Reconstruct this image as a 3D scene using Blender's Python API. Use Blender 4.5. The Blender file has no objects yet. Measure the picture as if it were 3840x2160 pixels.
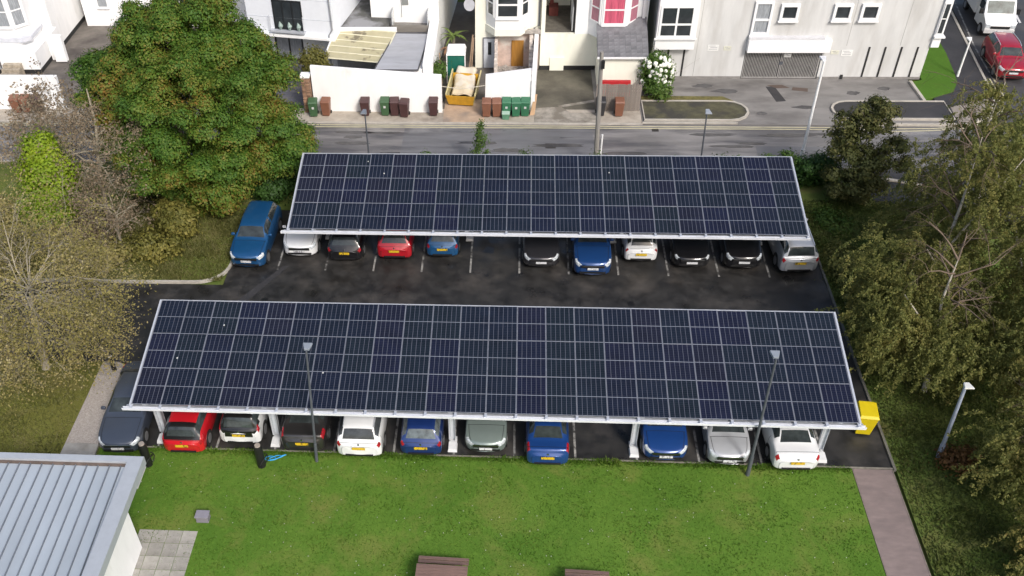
import bpy, bmesh, math, random
import numpy as np
from mathutils import Vector, Matrix
random.seed(7); RNG = np.random.default_rng(7)
scene = bpy.context.scene
COL = scene.collection
PI = math.pi

# ------------------------------------------------------------------ camera
cam_d = bpy.data.cameras.new('camera'); cam = bpy.data.objects.new('camera', cam_d); COL.objects.link(cam)
PITCH, YAW, ROLL = 0.75711, -0.09616, -0.04278
_f = Vector((math.sin(YAW)*math.cos(PITCH), math.cos(YAW)*math.cos(PITCH), -math.sin(PITCH)))
_r = Vector((math.cos(YAW), -math.sin(YAW), 0)); _u = _r.cross(_f)
_r2 = _r*math.cos(ROLL)+_u*math.sin(ROLL); _u2 = -_r*math.sin(ROLL)+_u*math.cos(ROLL)
cam.matrix_world = Matrix(((_r2.x, _u2.x, -_f.x, 14.51416), (_r2.y, _u2.y, -_f.y, -25.68481), (_r2.z, _u2.z, -_f.z, 29.16623), (0, 0, 0, 1)))
cam_d.sensor_fit = 'HORIZONTAL'; cam_d.sensor_width = 36.0
cam_d.lens = 3616.8/3840*36.0
cam_d.shift_x = 282.68/3840; cam_d.shift_y = 319.385/3840
cam_d.clip_end = 1000
scene.camera = cam

# ------------------------------------------------------------------ sky, sun, exposure
SUN_DIR = Vector((0.42, -0.70, 0.72)).normalized()      # towards the sun: behind the camera, to the right
world = bpy.data.worlds.new('World'); scene.world = world; world.use_nodes = True
wn = world.node_tree.nodes; wl = world.node_tree.links
for n in list(wn): wn.remove(n)
sky = wn.new('ShaderNodeTexSky'); sky.sky_type = 'NISHITA'; sky.sun_disc = False
sky.sun_elevation = math.asin(SUN_DIR.z); sky.sun_rotation = math.atan2(SUN_DIR.x, SUN_DIR.y)
sky.air_density = 1.0; sky.dust_density = 4.0; sky.ozone_density = 1.0
bg = wn.new('ShaderNodeBackground'); bg.inputs['Strength'].default_value = 0.10
wo = wn.new('ShaderNodeOutputWorld'); wl.new(sky.outputs[0], bg.inputs['Color']); wl.new(bg.outputs[0], wo.inputs['Surface'])
sd = bpy.data.lights.new('sun', 'SUN'); sd.energy = 1.5; sd.angle = math.radians(12); sd.color = (1.0, 0.975, 0.94)
so = bpy.data.objects.new('sun', sd); COL.objects.link(so); so.rotation_euler = SUN_DIR.to_track_quat('Z', 'Y').to_euler()
scene.view_settings.view_transform = 'Standard'; scene.view_settings.look = 'None'
scene.view_settings.exposure = 0.78; scene.view_settings.gamma = 1.0; scene.view_settings.use_curve_mapping = False

# ------------------------------------------------------------------ materials
MATS = {}
def M(name, col, rough=0.7, metal=0.0, var=0.12, scale=3.0, bump=0.0, bscale=40.0, coat=0.0, spec=0.5, col2=None, thr=None, rvar=0.0, stretch=None, obrand=0.0):
    """procedural principled material: base colour drifting with two noise octaves, optional second colour in patches"""
    if name in MATS: return MATS[name]
    m = bpy.data.materials.new(name); m.use_nodes = True; nt = m.node_tree; N = nt.nodes; L = nt.links
    b = N['Principled BSDF']
    b.inputs['Roughness'].default_value = rough; b.inputs['Metallic'].default_value = metal
    b.inputs['Specular IOR Level'].default_value = spec
    if coat: b.inputs['Coat Weight'].default_value = coat; b.inputs['Coat Roughness'].default_value = 0.06
    tc = N.new('ShaderNodeTexCoord'); vec = tc.outputs['Object']
    if stretch:
        mp = N.new('ShaderNodeMapping'); mp.inputs['Scale'].default_value = stretch; L.new(vec, mp.inputs['Vector']); vec = mp.outputs[0]
    nz = N.new('ShaderNodeTexNoise'); nz.inputs['Scale'].default_value = scale; nz.inputs['Detail'].default_value = 7; nz.inputs['Roughness'].default_value = 0.62
    L.new(vec, nz.inputs['Vector'])
    rp = N.new('ShaderNodeValToRGB')
    c = np.array(col[:3]); lo = np.clip(c*(1-var), 0, 1); hi = np.clip(c*(1+var), 0, 1)
    rp.color_ramp.elements[0].position = 0.3; rp.color_ramp.elements[1].position = 0.7
    rp.color_ramp.elements[0].color = (*lo, 1); rp.color_ramp.elements[1].color = (*hi, 1)
    L.new(nz.outputs['Fac'], rp.inputs['Fac']); out = rp.outputs['Color']
    if col2 is not None:
        n2 = N.new('ShaderNodeTexNoise'); n2.inputs['Scale'].default_value = scale*0.35; n2.inputs['Detail'].default_value = 8; n2.inputs['Roughness'].default_value = 0.6
        L.new(vec, n2.inputs['Vector'])
        r2 = N.new('ShaderNodeValToRGB'); t = thr or (0.5, 0.62)
        r2.color_ramp.elements[0].position = t[0]; r2.color_ramp.elements[1].position = t[1]
        L.new(n2.outputs['Fac'], r2.inputs['Fac'])
        mx = N.new('ShaderNodeMix'); mx.data_type = 'RGBA'; L.new(r2.outputs['Color'], mx.inputs[0])
        L.new(out, mx.inputs[6]); mx.inputs[7].default_value = (*col2[:3], 1); out = mx.outputs[2]
    if obrand:
        oi = N.new('ShaderNodeObjectInfo'); hs = N.new('ShaderNodeHueSaturation')
        mr = N.new('ShaderNodeMapRange'); mr.inputs[3].default_value = 1-obrand; mr.inputs[4].default_value = 1+obrand
        L.new(oi.outputs['Random'], mr.inputs[0]); L.new(mr.outputs[0], hs.inputs['Value']); L.new(out, hs.inputs['Color']); out = hs.outputs[0]
    L.new(out, b.inputs['Base Color'])
    if rvar:
        mr = N.new('ShaderNodeMapRange'); mr.inputs[1].default_value = 0.35; mr.inputs[2].default_value = 0.65
        mr.inputs[3].default_value = max(0.03, rough-rvar); mr.inputs[4].default_value = min(1, rough+rvar)
        n3 = N.new('ShaderNodeTexNoise'); n3.inputs['Scale'].default_value = scale*0.5; n3.inputs['Detail'].default_value = 6
        L.new(vec, n3.inputs['Vector']); L.new(n3.outputs['Fac'], mr.inputs[0]); L.new(mr.outputs[0], b.inputs['Roughness'])
    if bump:
        nb = N.new('ShaderNodeTexNoise'); nb.inputs['Scale'].default_value = bscale; nb.inputs['Detail'].default_value = 5
        L.new(vec, nb.inputs['Vector'])
        bp = N.new('ShaderNodeBump'); bp.inputs['Strength'].default_value = bump; bp.inputs['Distance'].default_value = 0.03
        L.new(nb.outputs['Fac'], bp.inputs['Height']); L.new(bp.outputs[0], b.inputs['Normal'])
    MATS[name] = m; return m

def leaf_mat(name, cols, trans=0.25, rough=0.6):
    """leaf: colour picked per leaf (random per island) and per patch of the crown"""
    if name in MATS: return MATS[name]
    m = bpy.data.materials.new(name); m.use_nodes = True; nt = m.node_tree; N = nt.nodes; L = nt.links
    b = N['Principled BSDF']; b.inputs['Roughness'].default_value = rough; b.inputs['Specular IOR Level'].default_value = 0.3
    ge = N.new('ShaderNodeNewGeometry'); tc = N.new('ShaderNodeTexCoord')
    nz = N.new('ShaderNodeTexNoise'); nz.inputs['Scale'].default_value = 0.45; nz.inputs['Detail'].default_value = 3; L.new(tc.outputs['Object'], nz.inputs['Vector'])
    ma = N.new('ShaderNodeMath'); ma.operation = 'MULTIPLY_ADD'; ma.inputs[1].default_value = 0.45; L.new(ge.outputs['Random Per Island'], ma.inputs[0])
    mb = N.new('ShaderNodeMapRange'); mb.inputs[1].default_value = 0.3; mb.inputs[2].default_value = 0.7; mb.inputs[3].default_value = 0; mb.inputs[4].default_value = 0.55
    L.new(nz.outputs['Fac'], mb.inputs[0]); L.new(mb.outputs[0], ma.inputs[2])
    rp = N.new('ShaderNodeValToRGB'); cr = rp.color_ramp
    for i, (p, c) in enumerate(cols):
        e = cr.elements[i] if i < 2 else cr.elements.new(p)
        e.position = p; e.color = (*c, 1)
    L.new(ma.outputs[0], rp.inputs['Fac']); L.new(rp.outputs[0], b.inputs['Base Color'])
    tr = N.new('ShaderNodeBsdfTranslucent'); L.new(rp.outputs[0], tr.inputs['Color'])
    mx = N.new('ShaderNodeMixShader'); mx.inputs[0].default_value = trans
    L.new(b.outputs[0], mx.inputs[1]); L.new(tr.outputs[0], mx.inputs[2]); L.new(mx.outputs[0], N['Material Output'].inputs['Surface'])
    MATS[name] = m; return m

def solar_mat():
    m = bpy.data.materials.new('solar_cells'); m.use_nodes = True; nt = m.node_tree; N = nt.nodes; L = nt.links
    b = N['Principled BSDF']; b.inputs['Roughness'].default_value = 0.16; b.inputs['Specular IOR Level'].default_value = 0.22
    tc = N.new('ShaderNodeTexCoord'); sx = N.new('ShaderNodeSeparateXYZ'); L.new(tc.outputs['Object'], sx.inputs[0])
    def lines(sock, pitch, width):
        d = N.new('ShaderNodeMath'); d.operation = 'DIVIDE'; L.new(sock, d.inputs[0]); d.inputs[1].default_value = pitch
        f = N.new('ShaderNodeMath'); f.operation = 'FRACT'; L.new(d.outputs[0], f.inputs[0])
        s = N.new('ShaderNodeMath'); s.operation = 'SUBTRACT'; L.new(f.outputs[0], s.inputs[0]); s.inputs[1].default_value = 0.5
        a = N.new('ShaderNodeMath'); a.operation = 'ABSOLUTE'; L.new(s.outputs[0], a.inputs[0])
        g = N.new('ShaderNodeMath'); g.operation = 'GREATER_THAN'; L.new(a.outputs[0], g.inputs[0]); g.inputs[1].default_value = 0.5-width/pitch/2
        return g.outputs[0]
    lx = lines(sx.outputs[0], PANEL_W_IN/6, 0.016); ly = lines(sx.outputs[1], PANEL_L_IN/20, 0.008)
    oi = N.new('ShaderNodeObjectInfo')
    hu = N.new('ShaderNodeValToRGB'); cr = hu.color_ramp
    cr.elements[0].color = (0.0055, 0.008, 0.017, 1); cr.elements[1].color = (0.0075, 0.0085, 0.016, 1)
    e = cr.elements.new(0.5); e.color = (0.006, 0.010, 0.0145, 1); e = cr.elements.new(0.75); e.color = (0.006, 0.0075, 0.0195, 1)
    L.new(oi.outputs['Random'], hu.inputs[0])
    nz = N.new('ShaderNodeTexNoise'); nz.inputs['Scale'].default_value = 1.6; nz.inputs['Detail'].default_value = 4
    ad = N.new('ShaderNodeVectorMath'); ad.operation = 'ADD'; L.new(tc.outputs['Object'], ad.inputs[0]); L.new(oi.outputs['Location'], ad.inputs[1]); L.new(ad.outputs[0], nz.inputs['Vector'])
    hs = N.new('ShaderNodeHueSaturation'); mr = N.new('ShaderNodeMapRange'); mr.inputs[3].default_value = 0.7; mr.inputs[4].default_value = 2.1
    L.new(nz.outputs['Fac'], mr.inputs[0]); L.new(mr.outputs[0], hs.inputs['Value']); L.new(hu.outputs[0], hs.inputs['Color'])
    m1 = N.new('ShaderNodeMix'); m1.data_type = 'RGBA'; L.new(ly, m1.inputs[0]); L.new(hs.outputs[0], m1.inputs[6]); m1.inputs[7].default_value = (0.042, 0.046, 0.062, 1)
    m2 = N.new('ShaderNodeMix'); m2.data_type = 'RGBA'; L.new(lx, m2.inputs[0]); L.new(m1.outputs[2], m2.inputs[6]); m2.inputs[7].default_value = (0.105, 0.112, 0.145, 1)
    L.new(m2.outputs[2], b.inputs['Base Color']); return m

# ------------------------------------------------------------------ mesh helpers
class MB:
    def __init__(s): s.v = []; s.f = []; s.mi = []; s.cur = 0
    def add(s, vs, fs):
        o = len(s.v); s.v += [tuple(v) for v in vs]; s.f += [tuple(i+o for i in f) for f in fs]; s.mi += [s.cur]*len(fs); return s
    def box(s, x0, x1, y0, y1, z0, z1, top=None):
        t = top or (0, 0)
        return s.add([(x0, y0, z0), (x1, y0, z0), (x1, y1, z0), (x0, y1, z0), (x0+t[0], y0+t[1], z1), (x1-t[0], y0+t[1], z1), (x1-t[0], y1-t[1], z1), (x0+t[0], y1-t[1], z1)],
                     [(3, 2, 1, 0), (4, 5, 6, 7), (0, 1, 5, 4), (1, 2, 6, 5), (2, 3, 7, 6), (3, 0, 4, 7)])
    def quad(s, a, b, c, d): return s.add([a, b, c, d], [(0, 1, 2, 3)])
    def prism(s, poly, z0, z1):
        n = len(poly)
        return s.add([(x, y, z0) for x, y in poly]+[(x, y, z1) for x, y in poly],
                     [tuple(range(n-1, -1, -1)), tuple(range(n, 2*n))]+[(i, (i+1) % n, n+(i+1) % n, n+i) for i in range(n)])
    def frame(s, o, u, w, n, a0, a1, b0, b1, c0, c1):
        """box in a local frame: o + a*u + b*w + c*n"""
        o, u, w, n = map(Vector, (o, u, w, n)); P = lambda a, b, c: o+u*a+w*b+n*c
        return s.add([P(a0, b0, c0), P(a1, b0, c0), P(a1, b1, c0), P(a0, b1, c0), P(a0, b0, c1), P(a1, b0, c1), P(a1, b1, c1), P(a0, b1, c1)],
                     [(3, 2, 1, 0), (4, 5, 6, 7), (0, 1, 5, 4), (1, 2, 6, 5), (2, 3, 7, 6), (3, 0, 4, 7)])
    def tube(s, pts, rad, seg=6, cap=True):
        pts = [Vector(p) for p in pts]; n = len(pts); vs = []; fs = []
        for i, p in enumerate(pts):
            d = (pts[min(i+1, n-1)]-pts[max(i-1, 0)]); d = d.normalized() if d.length > 1e-9 else Vector((0, 0, 1))
            a = d.cross(Vector((0, 0, 1)) if abs(d.z) < 0.95 else Vector((1, 0, 0))).normalized(); b = d.cross(a)
            r = rad[i] if hasattr(rad, '__len__') else rad
            vs += [p+a*(r*math.cos(2*PI*k/seg))+b*(r*math.sin(2*PI*k/seg)) for k in range(seg)]
        for i in range(n-1):
            for k in range(seg): fs.append((i*seg+k, i*seg+(k+1) % seg, (i+1)*seg+(k+1) % seg, (i+1)*seg+k))
        if cap: fs += [tuple(range(seg-1, -1, -1)), tuple(range((n-1)*seg, n*seg))]
        return s.add(vs, fs)
    def disc_x(s, cx, cy, cz, r0, x0, x1, seg=18):   # cylinder along x
        vs = [(x, cy+r0*math.cos(2*PI*k/seg), cz+r0*math.sin(2*PI*k/seg)) for x in (x0, x1) for k in range(seg)]
        return s.add([(v[0]+cx, v[1], v[2]) for v in vs], [tuple(range(seg-1, -1, -1)), tuple(range(seg, 2*seg))]+[(k, (k+1) % seg, seg+(k+1) % seg, seg+k) for k in range(seg)])
    def mesh(s, name, mats, smooth=False, bevel=0):
        me = bpy.data.meshes.new(name); me.from_pydata(s.v, [], s.f)
        for m in (mats if isinstance(mats, (list, tuple)) else [mats]): me.materials.append(m)
        if any(s.mi): me.polygons.foreach_set('material_index', s.mi)
        bm = bmesh.new(); bm.from_mesh(me); bmesh.ops.recalc_face_normals(bm, faces=bm.faces)
        if bevel: bmesh.ops.bevel(bm, geom=[e for e in bm.edges if e.is_manifold and e.calc_face_angle(0) > 0.5], offset=bevel, segments=2, affect='EDGES', profile=0.6)
        bm.to_mesh(me); bm.free()
        if smooth: me.polygons.foreach_set('use_smooth', [True]*len(me.polygons))
        return me
    def build(s, name, mats, parent=None, smooth=False, bevel=0):
        return link(name, s.mesh(name, mats, smooth, bevel), parent)
def link(name, me, parent=None, loc=None, rot=None):
    o = bpy.data.objects.new(name, me); COL.objects.link(o); o.parent = parent
    if loc is not None: o.location = loc
    if rot is not None: o.rotation_euler = rot
    return o
def tag(o, label, cat, group=None):
    o['label'] = label; o['category'] = cat
    if group: o['group'] = group
    return o
def thing(name, label, cat, loc=(0, 0, 0), rz=0, group=None):
    return tag(link(name, None, None, loc, (0, 0, rz)), label, cat, group)
def struct(o): o['kind'] = 'structure'; return o
def stuff(o, label=None, cat=None):
    o['kind'] = 'stuff'
    if label: o['label'] = label; o['category'] = cat
    return o
def Bx(name, x0, x1, y0, y1, z0, z1, mat, parent=None, bevel=0, top=None): return MB().box(x0, x1, y0, y1, z0, z1, top).build(name, mat, parent, bevel=bevel)
def sheet(name, poly, z, mat, thick=0.02):
    return struct(MB().prism(poly, z-thick, z).build(name, mat))
def rect(x0, x1, y0, y1): return [(x0, y0), (x1, y0), (x1, y1), (x0, y1)]

# palette ---------------------------------------------------------------
white_render = M('white_render', (0.85, 0.85, 0.845), 0.85, var=0.04, scale=2.2, bump=0.1, bscale=60, col2=(0.68, 0.67, 0.63), thr=(0.6, 0.8), stretch=(1, 1, .35))
cream_render = M('cream_render', (0.82, 0.81, 0.70), 0.85, var=0.05, scale=2.2, bump=0.1, bscale=60, col2=(0.62, 0.61, 0.52), thr=(0.58, 0.8), stretch=(1, 1, .35))
grey_render = M('grey_render', (0.58, 0.58, 0.57), 0.9, var=0.07, scale=1.6, bump=0.25, bscale=80, col2=(0.45, 0.44, 0.42), thr=(0.47, 0.72), stretch=(1.4, 1, 0.3))
white_paint = M('white_paint', (0.82, 0.82, 0.82), 0.4, var=0.03)
offwhite = M('offwhite_paint', (0.70, 0.70, 0.66), 0.6, var=0.06)
galv = M('galvanised_steel', (0.42, 0.44, 0.48), 0.42, metal=0.35, var=0.15, scale=6)
silver = M('silver_aluminium', (0.62, 0.64, 0.68), 0.35, metal=0.4, var=0.06)
pole_grey = M('pole_grey', (0.24, 0.26, 0.29), 0.5, metal=0.3, var=0.15)
pole_dark = M('pole_dark', (0.10, 0.11, 0.13), 0.5, metal=0.2, var=0.15)
black = M('black_plastic', (0.012, 0.012, 0.013), 0.45, var=0.2)
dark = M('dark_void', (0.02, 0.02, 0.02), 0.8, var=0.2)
glass = M('dark_glass', (0.030, 0.036, 0.040), 0.06, var=0.35, scale=1.5, spec=0.6)
glass_car = M('car_glass', (0.034, 0.042, 0.043), 0.05, var=0.6, scale=1.8, spec=0.7)
glass_pale = M('net_curtain_glass', (0.30, 0.32, 0.34), 0.25, var=0.45, scale=5, stretch=(6, 1, 0.4))
tyre = M('tyre_rubber', (0.015, 0.015, 0.015), 0.85, var=0.2)
alloy = M('alloy_rim', (0.42, 0.43, 0.45), 0.3, metal=0.7, var=0.1)
chrome = M('chrome', (0.7, 0.71, 0.73), 0.12, metal=1.0, var=0.03)
lamp_clear = M('headlamp_lens', (0.50, 0.54, 0.57), 0.08, var=0.5, scale=14, spec=0.7)
lamp_red = M('tail_lamp_lens', (0.32, 0.012, 0.02), 0.12, var=0.5, scale=14, spec=0.7)
concrete = M('concrete', (0.34, 0.33, 0.31), 0.85, var=0.15, scale=2.5, bump=0.2, col2=(0.23, 0.22, 0.2), thr=(0.5, 0.7))
kerb_m = M('kerb_concrete', (0.42, 0.39, 0.34), 0.85, var=0.2, scale=2.0, bump=0.2)
bark = M('bark_grey', (0.20, 0.175, 0.14), 0.9, var=0.3, scale=8, bump=0.5)
bark_pale = M('bark_birch', (0.40, 0.37, 0.31), 0.8, var=0.25, scale=5, bump=0.3, col2=(0.12, 0.10, 0.09), thr=(0.6, 0.66), stretch=(1, 1, 3))
twig_m = M('twig_grey', (0.33, 0.295, 0.225), 0.9, var=0.25, scale=3)
timber = M('weathered_timber', (0.22, 0.19, 0.165), 0.85, var=0.3, scale=3, stretch=(1, 1, 12), bump=0.3, obrand=0.15)
timber_brown = M('brown_timber', (0.17, 0.105, 0.085), 0.7, var=0.3, scale=3, stretch=(0.4, 8, 8), bump=0.2, obrand=0.12)

# ================================================================== the setting
def grass_mat(name, g1, g2, dry, dthr=(0.52, 0.68)):
    m = M(name, g1, 0.9, var=0.2, scale=26, bump=0.6, bscale=30, spec=0.15)
    nt = m.node_tree; N = nt.nodes; L = nt.links; b = N['Principled BSDF']
    src = b.inputs['Base Color'].links[0].from_socket; tc = N.new('ShaderNodeTexCoord')
    for sc, c, t, dist in ((0.33, g2, (0.36, 0.66), 0.5), (0.42, dry, dthr, 0.5), (6.0, tuple(np.array(g1)*0.72), (0.55, 0.8), 0.3), (4.0, tuple(np.array(g1)*1.3), (0.55, 0.8), 0.3)):
        n = N.new('ShaderNodeTexNoise'); n.inputs['Scale'].default_value = sc; n.inputs['Detail'].default_value = 8; n.inputs['Roughness'].default_value = 0.68; n.inputs['Distortion'].default_value = dist
        mp = N.new('ShaderNodeMapping'); mp.inputs['Location'].default_value = (sc*13, sc*7, 0); L.new(tc.outputs['Object'], mp.inputs[0]); L.new(mp.outputs[0], n.inputs['Vector'])
        r = N.new('ShaderNodeValToRGB'); r.color_ramp.elements[0].position = t[0]; r.color_ramp.elements[1].position = t[1]; L.new(n.outputs['Fac'], r.inputs['Fac'])
        x = N.new('ShaderNodeMix'); x.data_type = 'RGBA'; L.new(r.outputs[0], x.inputs[0]); L.new(src, x.inputs[6]); x.inputs[7].default_value = (*c, 1); src = x.outputs[2]
    L.new(src, b.inputs['Base Color']); return m
G_LAWN = grass_mat('lawn_grass', (0.100, 0.185, 0.024), (0.070, 0.150, 0.017), (0.185, 0.19, 0.05), (0.50, 0.78))
G_VERGE = grass_mat('verge_grass', (0.10, 0.14, 0.026), (0.14, 0.145, 0.04), (0.20, 0.17, 0.075))
G_ROUGH = grass_mat('rough_grass', (0.095, 0.145, 0.03), (0.11, 0.13, 0.034), (0.15, 0.135, 0.05))  # rough grass of the verges and the surrounding ground
G_OLIVE = grass_mat('olive_grass', (0.13, 0.145, 0.03), (0.15, 0.14, 0.04), (0.19, 0.155, 0.07))
G_FRESH = grass_mat('fresh_grass', (0.07, 0.155, 0.018), (0.06, 0.13, 0.014), (0.08, 0.12, 0.02))
asphalt_lot = M('car_park_asphalt', (0.024, 0.023, 0.022), 0.55, var=0.4, scale=1.6, bump=0.15, bscale=140, col2=(0.075, 0.067, 0.060), thr=(0.50, 0.76), rvar=0.28)
asphalt_road = M('road_asphalt', (0.21, 0.20, 0.195), 0.5, var=0.3, scale=1.1, bump=0.08, bscale=140, col2=(0.085, 0.083, 0.088), thr=(0.46, 0.60), rvar=0.3, stretch=(0.3, 1.7, 1))
asphalt_dark = M('new_asphalt', (0.035, 0.034, 0.036), 0.7, var=0.15, scale=1.5, bump=0.2, bscale=120, col2=(0.05, 0.048, 0.05), thr=(0.5, 0.7))
forecourt_m = M('forecourt_asphalt', (0.21, 0.20, 0.19), 0.7, var=0.2, scale=0.8, bump=0.2, col2=(0.10, 0.093, 0.088), thr=(0.5, 0.66), stretch=(0.5, 1.2, 1))
drive_m = M('mossy_drive', (0.115, 0.105, 0.08), 0.8, var=0.3, scale=0.9, bump=0.3, col2=(0.06, 0.055, 0.042), thr=(0.45, 0.62))
pave_m = M('footway_paving', (0.40, 0.355, 0.295), 0.85, var=0.25, scale=1.1, bump=0.2, col2=(0.20, 0.17, 0.14), thr=(0.5, 0.68))
path_brown = M('brown_path', (0.22, 0.172, 0.16), 0.75, var=0.15, scale=2.4, bump=0.2, col2=(0.17, 0.135, 0.128), thr=(0.5, 0.7), stretch=(0.7, 1.6, 1))
gravel_m = M('pebble_path', (0.36, 0.325, 0.295), 0.9, var=0.3, scale=18, bump=0.8, bscale=35)
soil_m = M('mossy_soil', (0.085, 0.08, 0.045), 0.95, var=0.35, scale=2.2, bump=0.6, bscale=25, col2=(0.045, 0.042, 0.035), thr=(0.45, 0.6))
line_white = M('worn_white_line', (0.30, 0.295, 0.28), 0.7, var=0.3, scale=6, col2=(0.045, 0.043, 0.042), thr=(0.45, 0.6))
line_yellow = M('pale_yellow_line', (0.50, 0.46, 0.30), 0.7, var=0.15, scale=2, col2=(0.25, 0.23, 0.17), thr=(0.6, 0.75))

sheet('ground', rect(-260, 300, -220, 340), -0.12, G_ROUGH)
sheet('lawn', [(-2.0, -14), (28.18, -14), (28.18, 0.16), (-2.0, 0.16)], 0.02, G_LAWN, 0.1)
sheet('side_lawn', [(-22, -14), (-3.62, -14), (-3.62, 5.25), (-22, 5.25)], 0.02, G_OLIVE, 0.1)
sheet('right_verge', rect(29.86, 60, -14, 20.6), 0.02, G_ROUGH, 0.1)
arc = [(0.62-1.5+1.5*math.sin(a), 12.72-1.5*math.cos(a)) for a in np.linspace(0, PI/2, 9)]
sheet('left_verge', [(-40, 11.1), (-4, 11.15)]+arc+[(0.66, 17.6), (0.66, 22.2), (-40, 22.2)], 0.03, G_VERGE, 0.1)
sheet('rear_verge', rect(0.66, 31.2, 17.55, 22.2), 0.025, G_ROUGH, 0.1)
lot = sheet('car_park', [(-30, 5.25), (-2.15, 5.3), (-2.15, 0.22), (29.75, 0.22), (29.75, 17.6), (0.6, 17.6), (0.6, 11.0), (-30, 11.0)], 0.0, asphalt_lot, 0.06)
sheet('road', [(-60, 22.3), (60, 22.3), (60, 26.95), (-60, 26.95)], -0.004, asphalt_road, 0.06)
sheet('road_patch', rect(8.2, 19.4, 23.0, 26.4), 0.0, M('road_patch', (0.145, 0.145, 0.152), 0.5, var=0.3, scale=1.1, rvar=0.3, col2=(.075, .075, .082), thr=(.5, .66), stretch=(0.3, 1.7, 1)), 0.003)
sheet('road_patch', rect(28.6, 33.5, 22.5, 24.6), 0.0, MATS['road_patch'], 0.003)
sheet('side_street', [(41.5, 26.95), (43.4, 28.6), (44.15, 31.0), (44.25, 33), (45.6, 45), (48, 70), (60, 70), (60, 26.95)], -0.008, M('side_street_asphalt', (0.052, 0.05, 0.052), 0.65, var=0.2, scale=1, bump=0.2, col2=(0.08, 0.078, 0.078), thr=(0.5, 0.7), rvar=0.2), 0.06)
sheet('corner_footway', [(40.5, 27.1), (41.6, 27.2), (43.2, 28.8), (43.9, 31.0), (44.0, 33), (45.3, 45), (47.5, 70), (41.0, 70), (40.2, 33.2), (40.2, 29.4)], 0.06, asphalt_dark, 0.12)
sheet('corner_apron', [(40.7, 27.15), (41.6, 27.25), (43.1, 28.8), (43.6, 30.1), (42.9, 30.2), (40.85, 29.2)], 0.066, M('apron_paving', (0.25, 0.22, 0.19), 0.85, var=0.2), 0.05)
sheet('footway', rect(-60, 22.4, 27.08, 28.75), 0.03, pave_m, 0.1)
sheet('garden_ground', rect(-60, 16.3, 28.75, 45), 0.0, M('yard_ground', (0.14, 0.125, 0.11), 0.9, var=0.25, scale=1, col2=(0.07, 0.06, 0.055), thr=(0.5, 0.65)), 0.06)
sheet('clay_apron', rect(10.45, 12.95, 27.1, 30.0), 0.036, M('clay_dust_concrete', (0.42, 0.31, 0.22), 0.9, var=0.2, scale=1.5, col2=(0.27, 0.22, 0.18), thr=(0.5, 0.65)), 0.03)
sheet('house_drive', [(-2.3, 28.76), (1.75, 28.76), (1.9, 35.3), (-2.3, 36)], 0.006, M('slate_drive', (0.10, 0.10, 0.115), 0.7, var=0.25, scale=2, col2=(0.17, 0.15, 0.14), thr=(0.55, 0.7), stretch=(0.5, 3, 1)), 0.03)
sheet('driveway', [(15.9, 28.75), (19.7, 28.75), (20.0, 34.0), (16.1, 34.4)], 0.01, drive_m, 0.05)
sheet('driveway_paving', [(15.95, 27.1), (19.7, 27.1), (19.68, 28.4), (18.2, 28.35), (17.6, 29.1), (16.0, 28.9)], 0.037, M('crazy_paving', (0.30, 0.275, 0.235), 0.9, var=0.3, scale=2.5, bump=0.3, col2=(0.18, 0.16, 0.13), thr=(0.48, 0.6)), 0.03)
sheet('paving_strip', [(17.6, 29.05), (19.7, 29.75), (19.72, 30.05), (17.4, 29.25)], 0.018, MATS['crazy_paving'], 0.02)
sheet('forecourt', [(19.72, 28.78), (22.42, 28.78), (22.42, 27.05), (40.2, 27.05), (39.4, 29.8), (39.38, 32.88), (19.7, 34.3)], 0.02, forecourt_m, 0.08)
sheet('forecourt_patch', [(30.45, 31.8), (31.0, 31.85), (31.35, 29.95), (30.75, 29.85)], 0.026, asphalt_dark, 0.005)
sheet('forecourt_patch', [(30.55, 32.0), (31.5, 32.05), (31.9, 31.65), (31.1, 31.6)], 0.03, M('rust_patch', (0.11, 0.08, 0.065), 0.8), 0.006)
sheet('forecourt_patch', [(32.1, 31.75), (33.0, 31.6), (32.9, 31.15), (31.95, 31.35)], 0.026, MATS['rust_patch'], 0.005)
def island(name, pts, mat, kw=0.14):
    """bed or footway island with its own raised kerb"""
    o = sheet(name, pts, 0.10, mat, 0.12)
    n = len(pts); c = np.array(pts); nx = np.roll(c, -1, 0)-np.roll(c, 1, 0); nrm = np.stack([nx[:, 1], -nx[:, 0]], 1); nrm /= np.linalg.norm(nrm, axis=1)[:, None]
    out = c+nrm*kw; mb = MB()
    for i in range(n):
        j = (i+1) % n
        mb.add([(*c[i], 0), (*out[i], 0), (*out[j], 0), (*c[j], 0), (*c[i], 0.13), (*out[i], 0.13), (*out[j], 0.13), (*c[j], 0.13)], [(4, 5, 6, 7), (1, 2, 6, 5), (0, 4, 7, 3)])
    struct(mb.build('kerb', kerb_m)); return o
def rnd(x0, x1, y0, y1, left=False, right=False, n=8):
    r = (y1-y0)/2; ym = (y0+y1)/2; p = []
    if right: p += [(x1-r+r*math.cos(a), ym+r*math.sin(a)) for a in np.linspace(-PI/2, PI/2, n)]
    else: p += [(x1, y0), (x1, y1)]
    if left: p += [(x0+r+r*math.cos(a), ym+r*math.sin(a)) for a in np.linspace(PI/2, 3*PI/2, n)]
    else: p += [(x0, y1), (x0, y0)]
    return p
island('planted_island', rnd(22.6, 28.75, 27.5, 29.7, right=True), soil_m)
sheet('moss_strip', [(22.6, 29.86), (28.2, 29.86), (27.6, 30.45), (22.6, 30.5)], 0.06, M('moss', (0.13, 0.115, 0.035), 0.95, var=0.4, scale=4, bump=0.6), 0.05)
island('footway_island', rnd(33.9, 40.6, 27.75, 29.75, left=True), asphalt_dark)
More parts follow.
